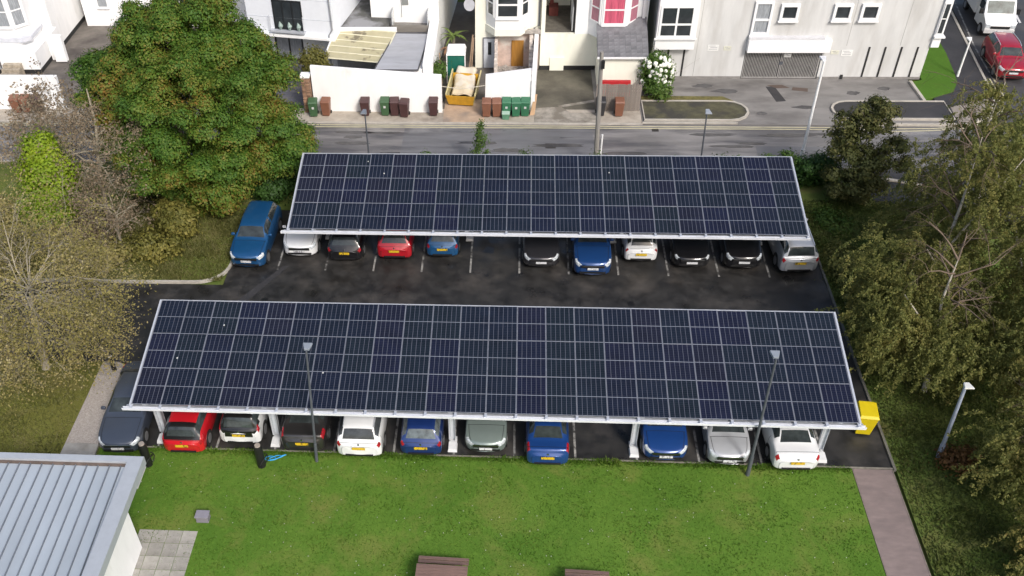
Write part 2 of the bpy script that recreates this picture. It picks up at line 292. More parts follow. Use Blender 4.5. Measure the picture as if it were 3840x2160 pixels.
sheet('corner_grass', [(39.5, 29.95), (39.52, 32.3), (40.15, 32.6), (40.3, 38.3), (42.85, 38.3), (42.75, 36.3), (42.38, 33.4), (42.2, 32.3), (41.6, 31.1)], 0.12, G_FRESH, 0.14)
struct(MB().add([(39.3, 32.4, 0), (39.48, 32.4, 0), (39.6, 29.9, 0), (39.42, 29.85, 0), (39.3, 32.4, .16), (39.48, 32.4, .16), (39.6, 29.9, .16), (39.42, 29.85, .16)],
     [(3, 2, 1, 0), (4, 5, 6, 7), (0, 1, 5, 4), (1, 2, 6, 5), (2, 3, 7, 6), (3, 0, 4, 7)]).build('kerb', kerb_m))
def kerb_run(pts, w=0.12, h=0.1, mat=kerb_m, name='kerb'):
    p = np.array(pts, float); d = np.gradient(p, axis=0); n = np.stack([-d[:, 1], d[:, 0]], 1); n /= np.linalg.norm(n, axis=1)[:, None]
    a = p-n*w/2; b = p+n*w/2; mb = MB()
    for i in range(len(p)-1):
        mb.add([(*a[i], -.05), (*b[i], -.05), (*b[i+1], -.05), (*a[i+1], -.05), (*a[i], h), (*b[i], h), (*b[i+1], h), (*a[i+1], h)], [(4, 5, 6, 7), (0, 1, 5, 4), (3, 7, 6, 2), (0, 4, 7, 3), (1, 2, 6, 5)])
    return struct(mb.build(name, mat))
kerb_run([(-30, 11.06), (-4, 11.1), (-1.2, 11.15)]+[(x+.02, y-.06) for x, y in arc]+[(0.68, 15), (0.68, 17.5)], 0.13, 0.09)
kerb_run([(-2.1, 0.19), (10, 0.19), (28.2, 0.19), (29.8, 0.19)], 0.07, 0.05, M('edging', (0.20, 0.185, 0.155), 0.9, var=0.3, scale=4))
kerb_run([(29.8, 0.1), (29.8, 8), (29.8, 17.6)], 0.10, 0.08, M('verge_edging', (0.13, 0.125, 0.105), 0.9, var=0.35, scale=1.2, col2=(0.3, 0.27, 0.22), thr=(0.6, 0.66)))
kerb_run([(-60, 27.02), (22.4, 27.02)], 0.13, 0.06)
kerb_run([(22.4, 27.12), (28, 27.12)], 0.13, 0.10)
kerb_run([(34.0, 27.1), (40.2, 27.1), (41.5, 27.25), (42.6, 28.05), (43.35, 29.2), (43.9, 31), (44.05, 33), (45.35, 45), (47.5, 70)], 0.15, 0.10)
kerb_run([(-60, 22.25), (-6, 22.25), (1.6, 22.25)], 0.14, 0.08)
kerb_run([(30.0, 22.25), (34, 22.25)], 0.14, 0.08)
kerb_run([(34.6, 21.2), (36.2, 20.75), (37.8, 20.0), (40, 19.3)], 0.22, 0.10, M('pale_kerb', (0.48, 0.44, 0.37), 0.85, var=0.3, scale=2))
sheet('right_lane', [(33.8, 18.9), (38, 17.6), (60, 14), (60, 22.25), (33.8, 22.25)], 0.03, asphalt_dark, 0.05)
for y in (26.55, 26.78):
    struct(MB().prism(rect(-60, 36, y-0.045, y+0.045), 0.0, 0.006).build('yellow_line', line_yellow))
yl = [(36, 26.66), (39, 26.72), (41.2, 26.95), (42.6, 27.7), (43.6, 28.9), (44.25, 30.8), (44.4, 33.0)]
for off in (0.0, 0.22): kerb_run([(x+off*1.0*max(0, (x-39)/5), y-off*max(0, 1-(x-39)/5)) for x, y in yl], 0.08, 0.006, line_yellow, 'yellow_line')
kerb_run([(44.6, 33), (45.0, 37.8), (45.9, 44.3), (47.6, 60)], 0.10, 0.004, line_white, 'road_line')
struct(MB().prism([(49.1, 41.2), (49.25, 41.2), (49.9, 45.6), (49.75, 45.6)], 0.0, 0.004).build('road_line', M('fresh_white_line', (0.6, 0.6, 0.6), 0.7)))
# footpaths
sheet('right_path', [(28.2, -14), (29.68, -14), (29.72, 0.12), (28.22, 0.12)], 0.035, path_brown, 0.1)
kerb_run([(28.19, 0.1), (28.19, -14)], 0.04, 0.045, M('path_edging', (0.20, 0.165, 0.14), 0.9, var=0.3)); kerb_run([(29.7, 0.1), (29.7, -14)], 0.04, 0.045, MATS['path_edging'])
sheet('pebble_path', [(-3.6, 0.3), (-2.2, 0.3), (-2.2, 4.6), (-2.45, 5.05), (-2.9, 5.27), (-3.6, 5.27)], 0.03, gravel_m, 0.1)
sheet('pebble_path_end', [(-3.62, -3), (-2.02, -3), (-2.18, 0.29), (-3.6, 0.29)], 0.028, concrete, 0.1)
patio = sheet('patio', rect(0.8, 3.12, -9.6, -3.95), 0.012, M('patio_joint', (0.21, 0.20, 0.18), 0.9), 0.1)
slab_m = M('patio_slab', (0.33, 0.315, 0.285), 0.85, var=0.2, scale=2.5, bump=0.2, col2=(0.2, 0.19, 0.17), thr=(0.5, 0.68), obrand=0.14)
slab = MB().box(-.275, .275, -.292, .292, 0, 0.02).mesh('paving_slab', slab_m, bevel=0.008)
for i in range(4):
    for j in range(8):
        link('paving_slab', slab, patio, (1.12+i*0.565, -4.28-j*0.6, 0.012+random.uniform(0, .006)), (0, 0, random.uniform(-.01, .01)))
# bay markings, children of the car park
for i in range(12): MB().prism(rect(0.36+i*2.44-0.045, 0.36+i*2.44+0.045, 0.28, 4.9), 0.0, 0.005).build('bay_line', line_white, lot)
for i in range(11): MB().prism(rect(3.07+i*2.415-0.045, 3.07+i*2.415+0.045, 12.3, 17.1), 0.0, 0.005).build('bay_line', line_white, lot)
sheet('asphalt_seam', [(1.2, 9.2), (1.75, 9.2), (3.6, 12.6), (3.3, 12.6)], 0.004, asphalt_dark, 0.003)

oil = M('oil_stain', (0.012, 0.012, 0.013), 0.35, var=.3)
def blob(name, x, y, r, mat, z=.0035, sx=1.0, sy=1.0):
    n = 14; return struct(MB().prism([(x+sx*r*math.cos(2*PI*k/n)*random.uniform(.7, 1.25), y+sy*r*math.sin(2*PI*k/n)*random.uniform(.7, 1.25)) for k in range(n)], 0.0, z).build(name, mat))
for x_, y_ in ((13.8, 15.0), (13.6, 14.2), (18.6, 2.4), (28.4, 3.0), (18.9, 3.1), (7.0, 9.2), (20.4, 10.1), (25.2, 8.4), (2.9, 9.9)): blob('oil_stain', x_, y_, random.uniform(.15, .34), oil)
blob('pale_patch', 14.3, 15.9, .9, M('pale_wear', (.085, .077, .07), .7, var=.35, scale=3), .003, 1.6, .7)
damp = M('damp_asphalt', (.06, .058, .06), .22, var=.3, scale=2)
for k in range(16): blob('damp_streak', random.uniform(3, 36), random.uniform(22.9, 26.2), random.uniform(.12, .26), damp, .0042, random.uniform(4, 9), 1)
for x_, y_ in ((24.2, 31.6), (26.6, 31.9), (35.6, 31.0), (37.6, 31.6), (29.6, 28.4), (32.3, 29.2), (27.9, 31.2)): blob('damp_streak', x_, y_, random.uniform(.18, .3), damp, .026, random.uniform(1.5, 3.5), 1)
sheet('drain_cover', rect(10.2, 10.62, 9.0, 9.42), .006, M('cast_iron', (.05, .045, .042), .5, metal=.5), .005); sheet('drain_cover', rect(22.9, 23.3, 26.2, 26.5), .006, MATS['cast_iron'], .005); sheet('drain_cover', rect(16.6, 17.2, 24.2, 24.75), .004, MATS['cast_iron'], .005)

# ================================================================== solar canopies
PW = 1.154; SL = 5.297; ALPHA = 0.18444
PANEL_W_IN = PW-0.038; PANEL_L_IN = SL/3-0.038
cells = solar_mat()
frame_m = M('panel_frame', (0.22, 0.235, 0.275), 0.5, metal=0.2, var=0.12, obrand=.12)
def panel_mesh():
    w = PW/2-0.005; l = SL/6-0.005; iw = PANEL_W_IN/2; il = PANEL_L_IN/2; g = 0.014; mb = MB()
    # object origin sits at a cell corner, so the printed grid runs evenly from it
    ox, oy = iw, il
    def q(x0, x1, y0, y1, z): mb.quad((x0+ox, y0+oy, z), (x1+ox, y0+oy, z), (x1+ox, y1+oy, z), (x0+ox, y1+oy, z))
    mb.box(-w+ox, w+ox, -l+oy, l+oy, -0.035, -0.004)
    q(-w, -iw, -l, l, 0); q(iw, w, -l, l, 0); q(-iw, iw, -l, -il, 0); q(-iw, iw, il, l, 0); q(-iw, iw, -g, g, -0.002)
    mb.cur = 1; q(-iw, iw, -il, -g, -0.003); q(-iw, iw, g, il, -0.003)
    me = bpy.data.meshes.new('solar_panel'); me.from_pydata(mb.v, [], mb.f); me.materials.append(frame_m); me.materials.append(cells)
    me.polygons.foreach_set('material_index', mb.mi); return me
PANEL = panel_mesh()
def canopy(name, label, x0, y0, z0, cols, colx, coly, gx0, gx1):
    root = thing(name, label, 'solar canopy', (x0, y0, 0)); root.location = (x0, y0, 0)
    ca, sa = math.cos(ALPHA), math.sin(ALPHA)
    def onslope(x, s, h=0): return (x, s*ca-h*sa, z0+s*sa+h*ca)
    for r in range(3):
        for c in range(cols):
            s = r*SL/3+SL/6-PANEL_L_IN/2
            p = onslope(c*PW+PW/2-PANEL_W_IN/2, s); link('solar_panel', PANEL, root, p, (ALPHA+random.gauss(0, .004), random.gauss(0, .004), 0))
    for q in range(3):
        rx, rs = random.uniform(.5, cols*PW-.5), random.uniform(.5, SL-.5); c_ = onslope(rx, rs, .004)
        MB().add([(c_[0]+.035*math.cos(a)*random.uniform(.6, 1.2), c_[1]+.05*math.sin(a)*ca, c_[2]+.05*math.sin(a)*sa) for a in np.linspace(0, 2*PI, 8)[:-1]], [tuple(range(7))]).build('bird_dropping', M('dropping', (.5, .5, .48), .9), root)
    W = cols*PW; o = (0, 0, z0); u = (1, 0, 0); w = (0, ca, sa); n = (0, -sa, ca)
    for s in np.linspace(0.25, SL-0.25, 6): MB().frame(o, u, w, n, -0.05, W+0.05, s-0.035, s+0.035, -0.13, -0.04).build('purlin', galv, root)
    for a, b in ((-0.09, -0.012), (W+0.012, W+0.09)): MB().frame(o, u, w, n, a, b, -0.06, SL+0.03, -0.15, 0.012).build('side_trim', silver, root)
    MB().frame(o, u, w, n, -0.012, W+0.012, SL+0.005, SL+0.035, -0.13, 0.008).build('top_trim', silver, root)
    # gutter: an open channel slung below the low edge
    g = MB(); gy0, gy1 = -0.20, -0.06; zb = z0-0.17
    g.box(gx0, gx1, gy0, gy1, zb, zb+0.012); g.box(gx0, gx1, gy0, gy0+0.012, zb+0.012, zb+0.12); g.box(gx0, gx1, gy1-0.012, gy1, zb+0.012, zb+0.09); g.box(gx0, gx1, gy0-0.02, gy0, zb+0.10, zb+0.12)
    g.build('gutter', M('gutter_white', (0.66, 0.68, 0.72), 0.4, var=0.1, scale=1.2), root)
    MB().box(gx0+.1, gx1-.05, -0.02, 0.10, z0-0.30, z0-0.14).build('edge_beam', galv, root)
    for c in range(cols+1): MB().box(c*PW-0.05, c*PW+0.05, -0.19, 0.02, z0-0.05, z0-0.03).box(c*PW-0.018, c*PW+0.018, -0.19, -0.16, z0-0.12, z0-0.05).build('bracket', silver, root)
    for cx in colx:
        ztop = z0+(coly/ca)*sa-0.32
        col = MB().box(cx-.10, cx+.10, coly-.02, coly+.02, 0.12, ztop).box(cx-.10, cx-.085, coly-.13, coly+.13, 0.12, ztop).box(cx+.085, cx+.10, coly-.13, coly+.13, 0.12, ztop).build('column', M('column_steel', (0.55, 0.58, 0.62), 0.45, metal=0.2, var=0.1), root)
        MB().box(cx-.19, cx+.19, coly-0.64, coly-0.16, 0.0, 0.15, (0.03, 0.03)).box(cx-.16, cx+.16, coly-.155, coly+.2, 0, .06).build('foot', M('foot_white', (0.66, 0.67, 0.68), 0.7, var=0.12), col)
        MB().frame((0, 0, z0), u, w, n, cx-.08, cx+.08, 0.05, SL-.05, -.33, -.14).build('rafter', M('column_steel', (0.5, 0.52, 0.55)), root)
        a = Vector((cx, coly, 1.5)); b = Vector(onslope(cx, (coly+1.4)/ca, -.3))
        MB().tube([a, b], 0.05, 6).build('brace', galv, root)
        MB().tube([(cx-.14, coly-.12, ztop), (cx-.14, coly-.12, 0.2)], 0.035, 8).build('downpipe', silver, root)
    return root
canopy('solar_canopy', 'nearer and longer solar panel carport canopy beside the lawn', 0, 0, 2.75, 24, [0.45, 5.22, 12.5, 19.78, 27.1], 1.05, -0.35, 27.95)
canopy('solar_canopy', 'farther, shorter solar panel carport canopy beside the road', 4.083, 11.965, 2.7486, 21, [1.2, 8.5, 15.78, 23.05], 3.6, -0.38, 24.35)

# ================================================================== vehicles
def pchip(t, Y):
    """monotone cubic through rows of Y at integer knots, evaluated at t"""
    Y = np.asarray(Y, float); d = np.diff(Y, axis=0); n = len(Y); m = np.zeros_like(Y)
    s = d[:-1]*d[1:]; ok = s > 0; m[1:-1][ok] = (2*s/(d[:-1]+d[1:]+1e-30))[ok]
    m[0] = d[0]; m[-1] = d[-1]
    i = np.clip(np.floor(t).astype(int), 0, n-2); f = (t-i)
    f = f.reshape(-1, *([1]*(Y.ndim-1))); h = lambda a: a[i]
    return h(Y)*(2*f**3-3*f**2+1)+m[i]*(f**3-2*f**2+f)+Y[i+1]*(3*f**2-2*f**3)+m[i+1]*(f**3-f**2)
# y, half width, z low, z shoulder, w shoulder, z top, w top edge  (fractions of length, half width, height)
T_HATCH = [(0, .56, .19, .37, .51, .43, .40), (.014, .76, .155, .42, .71, .475, .56), (.05, .92, .13, .47, .90, .525, .73), (.12, 1, .12, .545, .955, .59, .80), (.235, 1, .12, .61, .955, .655, .83),
           (.42, 1, .12, .64, .95, .955, .655), (.58, 1, .12, .655, .95, 1, .675), (.88, .985, .12, .675, .92, .935, .635), (.962, .965, .14, .62, .89, .655, .76), (.984, .90, .16, .53, .82, .57, .69), (1, .74, .20, .45, .66, .50, .52)]
T_SUV = [(0, .62, .20, .44, .57, .50, .44), (.012, .80, .17, .50, .75, .55, .59), (.045, .935, .14, .55, .92, .595, .74), (.13, 1, .13, .60, .96, .645, .80), (.27, 1, .13, .655, .96, .695, .83),
         (.42, 1, .13, .67, .95, .965, .68), (.58, 1, .13, .68, .95, 1, .70), (.895, .985, .13, .70, .925, .955, .66), (.970, .965, .15, .65, .89, .67, .75), (.987, .90, .18, .55, .83, .60, .69), (1, .75, .22, .48, .68, .55, .55)]
T_SALOON = [(0, .58, .19, .40, .53, .46, .42), (.012, .77, .155, .45, .72, .505, .58), (.045, .925, .13, .505, .90, .555, .74), (.13, 1, .12, .575, .955, .615, .80), (.29, 1, .12, .645, .955, .685, .82),
            (.45, 1, .12, .665, .94, .965, .62), (.57, 1, .12, .675, .94, 1, .64), (.73, .995, .12, .69, .93, .955, .60), (.865, .98, .13, .70, .90, .735, .72), (.965, .945, .16, .66, .86, .705, .68), (.985, .88, .17, .55, .80, .60, .63), (1, .72, .21, .47, .64, .53, .50)]
T_MINI = [(0, .66, .18, .38, .60, .45, .44), (.015, .84, .15, .45, .78, .50, .60), (.06, .955, .13, .51, .90, .56, .72), (.15, 1, .12, .575, .95, .62, .78), (.25, 1, .12, .63, .955, .675, .81),
          (.44, 1, .12, .64, .94, .95, .62), (.60, 1, .12, .65, .94, 1, .65), (.85, .98, .12, .66, .90, .92, .60), (.95, .95, .14, .62, .86, .665, .68), (.98, .90, .17, .54, .80, .60, .62), (1, .76, .22, .44, .66, .50, .50)]
T_MPV = [(0, .58, .19, .40, .53, .46, .42), (.012, .78, .155, .46, .72, .51, .57), (.05, .93, .13, .52, .91, .565, .74), (.11, 1, .12, .58, .955, .62, .80), (.21, 1, .12, .635, .955, .68, .82),
         (.42, 1, .12, .65, .95, .96, .67), (.58, 1, .12, .66, .95, 1, .69), (.905, .985, .12, .68, .93, .95, .66), (.970, .965, .14, .63, .90, .655, .76), (.987, .90, .16, .56, .83, .61, .69), (1, .75, .20, .48, .68, .54, .54)]
NSUB = 6
plate_y = M('plate_yellow', (0.62, 0.42, 0.02), 0.5, var=0.1, scale=30, col2=(0.16, 0.11, 0.02), thr=(0.56, 0.6), stretch=(1, 1, 0.5))
plate_w = M('plate_white', (0.62, 0.63, 0.65), 0.5, var=0.1, scale=30, col2=(0.25, 0.25, 0.27), thr=(0.56, 0.6), stretch=(1, 1, 0.5))
def paint(name, col, metallic=0.25, rough=0.3): return M('paint_'+name, col, rough, metal=metallic, var=0.05, scale=2, coat=0.9)
def grid_part(name, P, mask, mat, parent, off=0.0, nrm=None):
    n, k = P.shape[:2]; vs = P.reshape(-1, 3)
    if off: vs = vs+nrm.reshape(-1, 3)*off
    ii, jj = np.nonzero(mask)
    if not len(ii): return None
    F = np.stack([ii*k+jj, (ii+1)*k+jj, (ii+1)*k+jj+1, ii*k+jj+1], 1)
    u, inv = np.unique(F, return_inverse=True); me = bpy.data.meshes.new(name)
    me.from_pydata([tuple(v) for v in vs[u]], [], [tuple(int(a) for a in f) for f in inv.reshape(F.shape)])
    me.materials.append(mat); me.polygons.foreach_set('use_smooth', [True]*len(me.polygons)); return link(name, me, parent)
def car(name, label, x, y_near, front, T, L, W, H, mat, rz=0.0, rails=False, black_tail=False, black_roof=False, plate=True, badge=True, lamps=(0.5, 2.3), group=None, glassm=None, tail=(0.1, 1.35), cat='car'):
    root = thing(name, label, cat, (x, y_near-.12+L/2, 0), (0 if front else PI)+rz, group)
    T = np.array(T); ns = len(T); i_c = 4; i_rf = 5; i_rr = 7; i_tb = 8
    st = []
    for (y, hw, zl, zb, wb, zt, wt) in T:
        hw, wb, wt = hw*W/2, wb*W/2, wt*W/2; zl, zb, zt = zl*H, zb*H, zt*H; Y = y*L-L/2
        hgt = zb-zl
        st.append([(0, Y, zl), (hw*.82, Y, zl), (hw*.97, Y, zl+.10*hgt), (hw, Y, zl+.45*hgt), (hw*.985, Y, zl+.80*hgt), (wb, Y, zb), (wt, Y, zt-.035*H*(1 if zt > .8*H else .6)), (wt*.75, Y, zt-.010*H), (0, Y, zt)])
    st = np.array(st)
    # nose and tail are curved in plan: push the middle of the end stations out
    for k, amt in ((0, -.15), (1, -.14), (2, -.08), (3, -.03), (ns-1, .11), (ns-2, .09), (ns-3, .05)):
        xx = st[k, :, 0]/(W/2); st[k, :, 1] += np.sign(amt)*abs(amt)*(0.35-xx**2)
    S = pchip(np.linspace(0, ns-1, (ns-1)*NSUB+1), st); half = pchip(np.linspace(0, 8, 8*3+1), S.transpose(1, 0, 2)).transpose(1, 0, 2)
    mir = half[:, ::-1].copy(); mir[..., 0] *= -1; P = np.concatenate([half, mir[:, 1:]], 1)      # bottom centre -> side -> top -> other side -> bottom
    du = np.gradient(P, axis=0); dv = np.gradient(P, axis=1); nr = np.cross(dv, du); nr /= np.linalg.norm(nr, axis=2)[..., None]+1e-9
    c0 = P.mean((0, 1)); nr *= np.sign(((P-c0)*nr).sum(2))[..., None]
    n, k = P.shape[:2]; fi = (np.arange(n-1)+.5)/NSUB; fj = (np.arange(k-1)+.5)/3; fj = np.where(fj > 8, 16-fj, fj)
    FI, FJ = np.meshgrid(fi, fj, indexing='ij'); SIDE = np.meshgrid(fi, np.arange(k-1) >= 24, indexing='ij')[1]
    used = np.zeros(FI.shape, bool); parts = []
    def reg(nm, mask, mt): 
        mask = mask & ~used; used[mask] = True; parts.append((nm, mask, mt))
    gm = glassm or glass_car
    reg('windscreen', (FI > i_c+.12) & (FI < i_rf-.1) & (FJ > 6.2), gm)
    reg('rear_window', (FI > i_rr+.15) & (FI < i_tb-.2) & (FJ > 6.3), gm)
    for sd in (False, True):
        sm = (SIDE == sd) & (FJ > 5.25) & (FJ < 5.95)
        reg('side_window', sm & (FI > i_c+.5) & (FI < i_rf+.85), gm)
        reg('side_window', sm & (FI > i_rf+1.0) & (FI < i_rr+.45), gm)
        reg('headlight', (SIDE == sd) & (FI > lamps[0]) & (FI < lamps[1]) & (FJ > 4.1) & (FJ < 5.6), lamp_clear)
        reg('tail_light', (SIDE == sd) & (FI > i_tb+tail[0]) & (FI < i_tb+tail[1]) & (FJ > 4.0) & (FJ < 5.35), lamp_red)
    if black_tail: reg('tailgate', (FI > i_rr-.12) & (FI < i_tb+black_tail[0]) & (FJ > black_tail[1]), paint('gloss_black', (0.012, 0.012, 0.013)))
    if black_roof: reg('roof_panel', (FI > i_rf-.1) & (FI < i_rr+.1) & (FJ > 6.6), paint('gloss_black', (0.012, 0.012, 0.013)))
    reg('lower_trim', (FJ > 1) & (FJ < 2.0) & (FI > 1.2) & (FI < ns-2.2), black)
    body_mask = ~used & (FJ > 0.0)
    body = grid_part('body', P, body_mask, mat, root)
    me = body.data; bm = bmesh.new(); bm.from_mesh(me)
    for e in (0, n-1):       # close nose and tail
        vs = [bm.verts.new(P[e, j]) for j in range(k-1)]
        f = bm.faces.new(vs); f.smooth = False
    bmesh.ops.remove_doubles(bm, verts=bm.verts, dist=0.0005); bm.to_mesh(me); bm.free()
    for nm, mask, mt in parts: grid_part(nm, P, mask, mt, root)
    yf = -L/2; yr = L/2
    def gap_line(ij, along):            # shut line: a narrow dark ribbon lying just on the skin
        a = np.array([P[i, j] for i, j in ij]); m_ = np.array([nr[i, j] for i, j in ij]); t_ = np.array([(du if along else dv)[i, j] for i, j in ij]); t_ /= np.linalg.norm(t_, axis=1)[:, None]+1e-9
        l_, r_ = a+m_*.004-t_*.009, a+m_*.004+t_*.009; q = len(a)
        me_ = bpy.data.meshes.new('shut_line'); me_.from_pydata([tuple(v) for v in np.concatenate([l_, r_])], [], [(k_, k_+1, q+k_+1, q+k_) for k_ in range(q-1)]); me_.materials.append(black); link('shut_line', me_, root)
    I = lambda f: int(round(f*NSUB))
    gap_line([(I(i_c-.15), j) for j in range(17, 32)], True)
    for jj in (18, 30): gap_line([(i_, jj) for i_ in range(I(1.6), I(i_c-.15)+1)], False)
    gap_line([(I(i_tb+.75), j) for j in range(14, 35)], True)
    for f_ in (i_c+.35, i_rf+.92, i_rr+.1):
        for r0, r1 in ((7, 16), (33, 42)): gap_line([(I(f_), j) for j in range(r0, r1)], True)
    # grille, lower intake, plates
    gw = W*.30; z1 = T[0, 3]*H
    MB().box(-gw, gw, yf-.07, yf-.01, z1-.02, z1+.095, (.02, 0)).build('grille', black, root, bevel=.008)
    MB().box(-gw*1.02, gw*1.02, yf-.075, yf-.045, z1+.095, z1+.112).build('grille_trim', chrome, root)
    MB().box(-W*.33, W*.33, yf-.05, yf-.01, T[0, 2]*H+.03, T[0, 2]*H+.13, (-.03, 0)).build('lower_intake', black, root, bevel=.008)
    MB().box(-W*.30, W*.30, yr+.0, yr+.045, T[-1, 2]*H+.0, T[-1, 2]*H+.08).build('rear_diffuser', black, root, bevel=.008)
    MB().box(-.26, .26, yf-.085, yf-.05, z1-.135, z1-.03).build('number_plate', plate_w, root)
    zr = T[-1, 3]*H
    MB().box(-.26, .26, yr+.035, yr+.065, zr-.055, zr+.055).build('number_plate', plate_y, root)
    if badge:
        MB().box(-.05, .05, yf-.065, yf-.05, z1+.03, z1+.11).build('badge', chrome, root, bevel=.01)
        zt = .5*(T[-1, 5]+T[-2, 5])*H; MB().box(-.04, .04, yr-.02, yr+.02, zt-.01, zt+.06).build('badge', chrome, root, bevel=.01)
    # mirrors
    ym = (T[i_c, 0]*.55+T[i_rf, 0]*.45)*L-L/2; zm = T[i_c, 3]*H+.06
    for s in (-1, 1):
        xm = s*(W/2*.93); mb = MB().box(min(xm, xm+s*.20), max(xm, xm+s*.20), ym-.06, ym+.07, zm, zm+.13, (.02, .02)); mb.build('mirror', mat, root, bevel=.03, smooth=True)
    # wheels
    rw = min(.34, .215*H)
    for yy in (.175, .805):
        for s in (-1, 1):
            yc = yy*L-L/2; a = MB().disc_x(0, yc, rw+.01, rw*1.13, s*(W/2-.10), s*(W/2+.004), 22).build('wheel_arch', black, root)
            w = MB().disc_x(0, yc, rw, rw, s*(W/2-.2), s*(W/2+.012), 22).build('wheel', tyre, root)
            r = MB().disc_x(0, yc, rw, rw*.66, s*(W/2-.02), s*(W/2+.018), 16)
            r.build('rim', alloy, w)
    if black_roof: MB().box(-W*.33, W*.33, yr-.03, yr+.028, .42*H, .60*H, (.02, .01)).build('tailgate_panel', paint('gloss_black', (.012, .012, .013)), root, bevel=.02)
    if rails:
        for s in (-1, 1):
            xs = s*T[i_rf+1, 6]*W/2*1.0; pts = []
            for f in np.linspace(i_rf+.1, i_rr+.05, 8):
                q = pchip(np.array([f]), st)[0]; pts.append((s*q[6, 0]*.99, q[6, 1], q[6, 2]+.05))
            MB().tube(pts, .022, 6).build('roof_rail', silver, root)
    return root
GN = 'cars parked under the nearer canopy'; GR = 'cars parked under the farther canopy'
p_blue = paint('mid_blue', (0.010, 0.075, 0.20)); p_white = paint('white', (0.72, 0.73, 0.74), 0.0); p_black = paint('black', (0.010, 0.010, 0.012)); p_red = paint('red', (0.42, 0.008, 0.018), 0.1)
p_lblue = paint('sky_blue', (0.012, 0.09, 0.23)); p_grey = paint('grey', (0.045, 0.045, 0.052), 0.5); p_dblue = paint('dark_blue', (0.012, 0.035, 0.155)); p_navy = paint('navy', (0.062, 0.076, 0.105), 0.3)
p_silver = paint('silver', (0.46, 0.475, 0.50), 0.35); p_green = paint('grey_green', (0.21, 0.26, 0.245), 0.4); p_royal = paint('royal_blue', (0.012, 0.055, 0.22)); p_brown = paint('dark_grey', (0.045, 0.043, 0.043), 0.5)
p_pick = paint('pickup_blue', (0.012, 0.055, 0.19)); p_scarlet = paint('scarlet', (0.50, 0.010, 0.018), 0.05); p_cherry = paint('cherry', (0.36, 0.008, 0.022), 0.15)
car('parked_car', 'metallic blue SUV parked nose out beside the farther canopy, on the grass side', 1.68, 12.27, True, T_SUV, 4.45, 1.83, 1.60, p_blue, -0.03, group=GR)
car('parked_car', 'white crossover parked nose out at the left end of the farther canopy', 4.1, 13.3, True, T_MPV, 4.13, 1.76, 1.56, p_white, group=GR)
car('parked_car', 'black hatchback parked tail out next to the white crossover', 6.43, 12.98, False, T_HATCH, 4.2, 1.78, 1.48, p_black, group=GR)
car('parked_car', 'red hatchback parked tail out under the farther canopy', 8.91, 13.2, False, T_HATCH, 4.1, 1.78, 1.50, p_red, group=GR)
car('parked_car', 'small bright blue hatchback parked tail out beside the empty bay', 11.3, 13.42, False, T_HATCH, 3.75, 1.63, 1.48, p_lblue, group=GR, glassm=M('pale_glass', (0.10, 0.12, 0.13), 0.08, var=0.5))
car('parked_car', 'dark grey saloon parked nose out right of the empty bay', 16.2, 12.7, True, T_SALOON, 4.6, 1.80, 1.46, p_grey, group=GR)
car('parked_car', 'blue SUV with wide chrome grille parked nose out under the farther canopy', 18.67, 12.05, True, T_SUV, 4.7, 1.84, 1.70, p_pick, group=GR)
car('parked_car', 'small rounded white hatchback parked tail out under the farther canopy', 21.08, 13.25, False, T_MINI, 3.6, 1.66, 1.50, p_white, group=GR, tail=(0.3, 1.0))
car('parked_car', 'black saloon with thin bright headlights parked nose out', 23.5, 12.88, True, T_SALOON, 4.6, 1.80, 1.44, p_black, group=GR, lamps=(1.1, 2.1))
car('parked_car', 'black SUV parked nose out between the black saloon and the silver car', 25.95, 12.8, True, T_SUV, 4.3, 1.78, 1.60, p_black, group=GR)
car('parked_car', 'silver people carrier with roof rails parked tail out at the right end', 28.42, 12.56, False, T_MPV, 4.4, 1.83, 1.63, p_silver, 0.05, rails=True, group=GR)
car('parked_car', 'dark navy saloon parked nose out at the left end beside the pebble path', -1.12, -0.2, True, T_SALOON, 4.75, 1.82, 1.46, p_navy, 0.035, group=GN)
car('parked_car', 'bright red hatchback parked tail out at the lawn edge', 1.63, -0.12, False, T_HATCH, 4.0, 1.76, 1.48, p_scarlet, group=GN, black_tail=(.55, 5.3))
car('parked_car', 'white and black electric hatchback parked tail out on charge', 3.85, 0.45, False, T_MPV, 4.0, 1.74, 1.58, p_white, group=GN, black_tail=(1.7, 5.0), black_roof=True, tail=(-.6, .5))
car('parked_car', 'dark grey saloon parked tail out behind the lamp column', 6.48, 0.17, False, T_SALOON, 4.8, 1.86, 1.44, p_brown, group=GN)
car('parked_car', 'large white SUV with roof rails parked tail out', 8.82, -0.1, False, T_SUV, 4.5, 1.86, 1.64, p_white, rails=True, group=GN, glassm=M('grey_glass', (0.05, 0.055, 0.06), 0.1, var=0.4))
car('parked_car', 'dark blue hatchback with pale rear window parked tail out', 11.27, 0.13, False, T_HATCH, 3.95, 1.72, 1.48, p_dblue, group=GN, glassm=MATS['pale_glass'])
car('parked_car', 'grey-green small hatchback parked nose out', 13.85, 0.4, True, T_HATCH, 3.85, 1.69, 1.50, p_green, group=GN)
car('parked_car', 'royal blue fastback with large dark rear window parked tail out', 16.3, -0.2, False, T_SALOON, 4.4, 1.74, 1.43, p_royal, group=GN)
car('parked_car', 'blue hatchback with white front plate parked nose out right of the vacant bay', 20.94, 0.26, True, T_HATCH, 4.2, 1.78, 1.47, p_royal, group=GN)
car('parked_car', 'silver hatchback parked nose out next to the white coupe', 23.38, 0.12, True, T_HATCH, 3.75, 1.67, 1.50, p_silver, group=GN)
car('parked_car', 'white coupe parked tail out at the right end of the nearer canopy', 25.85, -0.08, False, T_SALOON, 4.6, 1.82, 1.40, p_white, 0.02, group=GN, tail=(1.0, 2.2))
